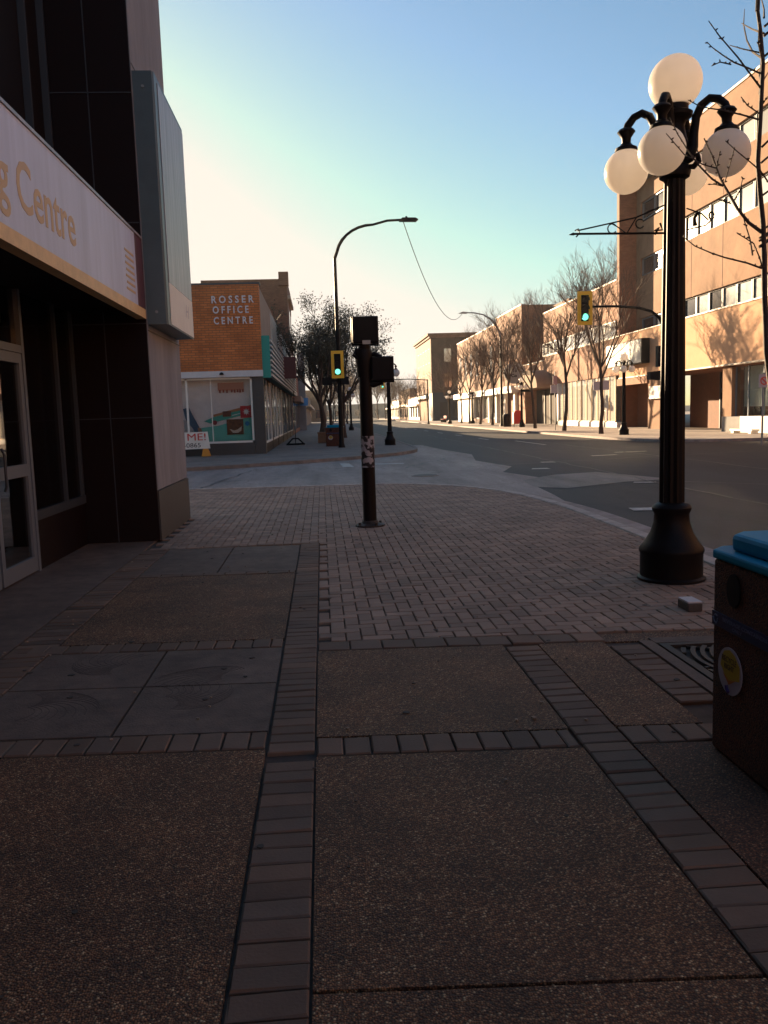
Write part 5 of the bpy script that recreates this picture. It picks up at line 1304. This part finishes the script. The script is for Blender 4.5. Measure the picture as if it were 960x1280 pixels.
for k, (L_, r0, r1) in TW.items():
    n = len(L_)
    if k == 'trunk':
        tr.tube([(x, 4.9, z) for x, z in L_], [r0+(r1-r0)*i/(n-1) for i in range(n)], 10); continue
    dv = dep.get(k, 0.)*.6
    P = [(x, 4.9+dv*(1-i/(n-1))+rng.uniform(-.006, .006), z) for i, (x, z) in enumerate(L_)]
    cr.tube(P, [(r0+(r1-r0)*i/(n-1))*.85 for i in range(n)], 6)
    for i in range(n-1):
        for q_ in range(3):
            t = rng.random(); b0 = Vector(P[i]).lerp(Vector(P[i+1]), t); d = Vector((rng.uniform(-1, 1), rng.uniform(-1, 1), rng.uniform(0, 1))).normalized()
            cr.tube([b0, b0+d*.008, b0+d*.017], [.0035, .005, .001], 5)
for k in range(26):                       # more limbs behind and beyond the frame
    z = rng.uniform(2.3, 4.6); a_ = rng.uniform(-.9, 1.6); L_ = rng.uniform(.3, .8); d = Vector((cos(a_), sin(a_)*.9+.25, .55)).normalized()
    b0 = Vector((2.64, 4.9, z)); ps = [b0]
    for i in range(4): d = (d+Vector((rng.uniform(-.15, .15), rng.uniform(-.15, .15), .08))).normalized(); ps.append(ps[-1]+d*L_/4)
    cr.tube(ps, [.007, .006, .005, .004, .002], 5)
tr.tube([(2.6, 4.9, 3.74), (2.62, 4.92, 4.1), (2.6, 4.9, 4.6), (2.63, 4.93, 5.2)], [.013, .011, .008, .004], 8)
tr.build('trunk', 'near_bark', ns, True); cr.build('crown', 'near_bark', ns, True)

# shrubby thing showing over the office roof
rt = make_tree(91, 'small brown bare treetop showing above the office building roof', (-3.6, 60, 6.9), 1.9, .9, .3, .06, nm='rooftop_shrub', levels=3, twig_r=.02)

# air between here and the end of the street
M['haze'] = HAZE
tag(MB().box(-120, -110, -1.2, 120, 460, 30).build('haze', 'haze'), kind='stuff')

rng = random.Random(12); lt = MB()
for k in range(150):
    x = rng.uniform(-2.1, 3.4); y = rng.uniform(2.2, 14)
    if x > 2.0 and y < 5: continue
    if rng.random() < .45: x = rng.choice((rng.gauss(-2.12, .06), rng.gauss(3.2, .12), rng.gauss(-1.9, .1)))
    r = rng.uniform(.004, .012); n = 5; a0 = rng.uniform(0, 6)
    lt.prism([(x+r*rng.uniform(.6, 1.4)*cos(a0+2*pi*i/n), y+r*rng.uniform(.6, 1.4)*sin(a0+2*pi*i/n)) for i in range(n)], .0005, .004+r*.3)
o = tag(lt.build('grit', mat('grit', (.3, .22, .16), .9, var=.5, vs=30)), kind='stuff')

gm = MB(); rng = random.Random(77)
for k in range(110):
    x = rng.uniform(-2.1, 3.3); y = rng.uniform(2.0, 12)
    if (x > 1.9 and y < 5.2): continue
    r = rng.uniform(.006, .02); n = 9
    gm.prism([(x+r*rng.uniform(.75, 1.25)*cos(2*pi*i/n), y+r*rng.uniform(.75, 1.25)*sin(2*pi*i/n)) for i in range(n)], -.001, .0022)
structure(gm, 'gum_spots', mat('gum', (.045, .036, .03), .8))
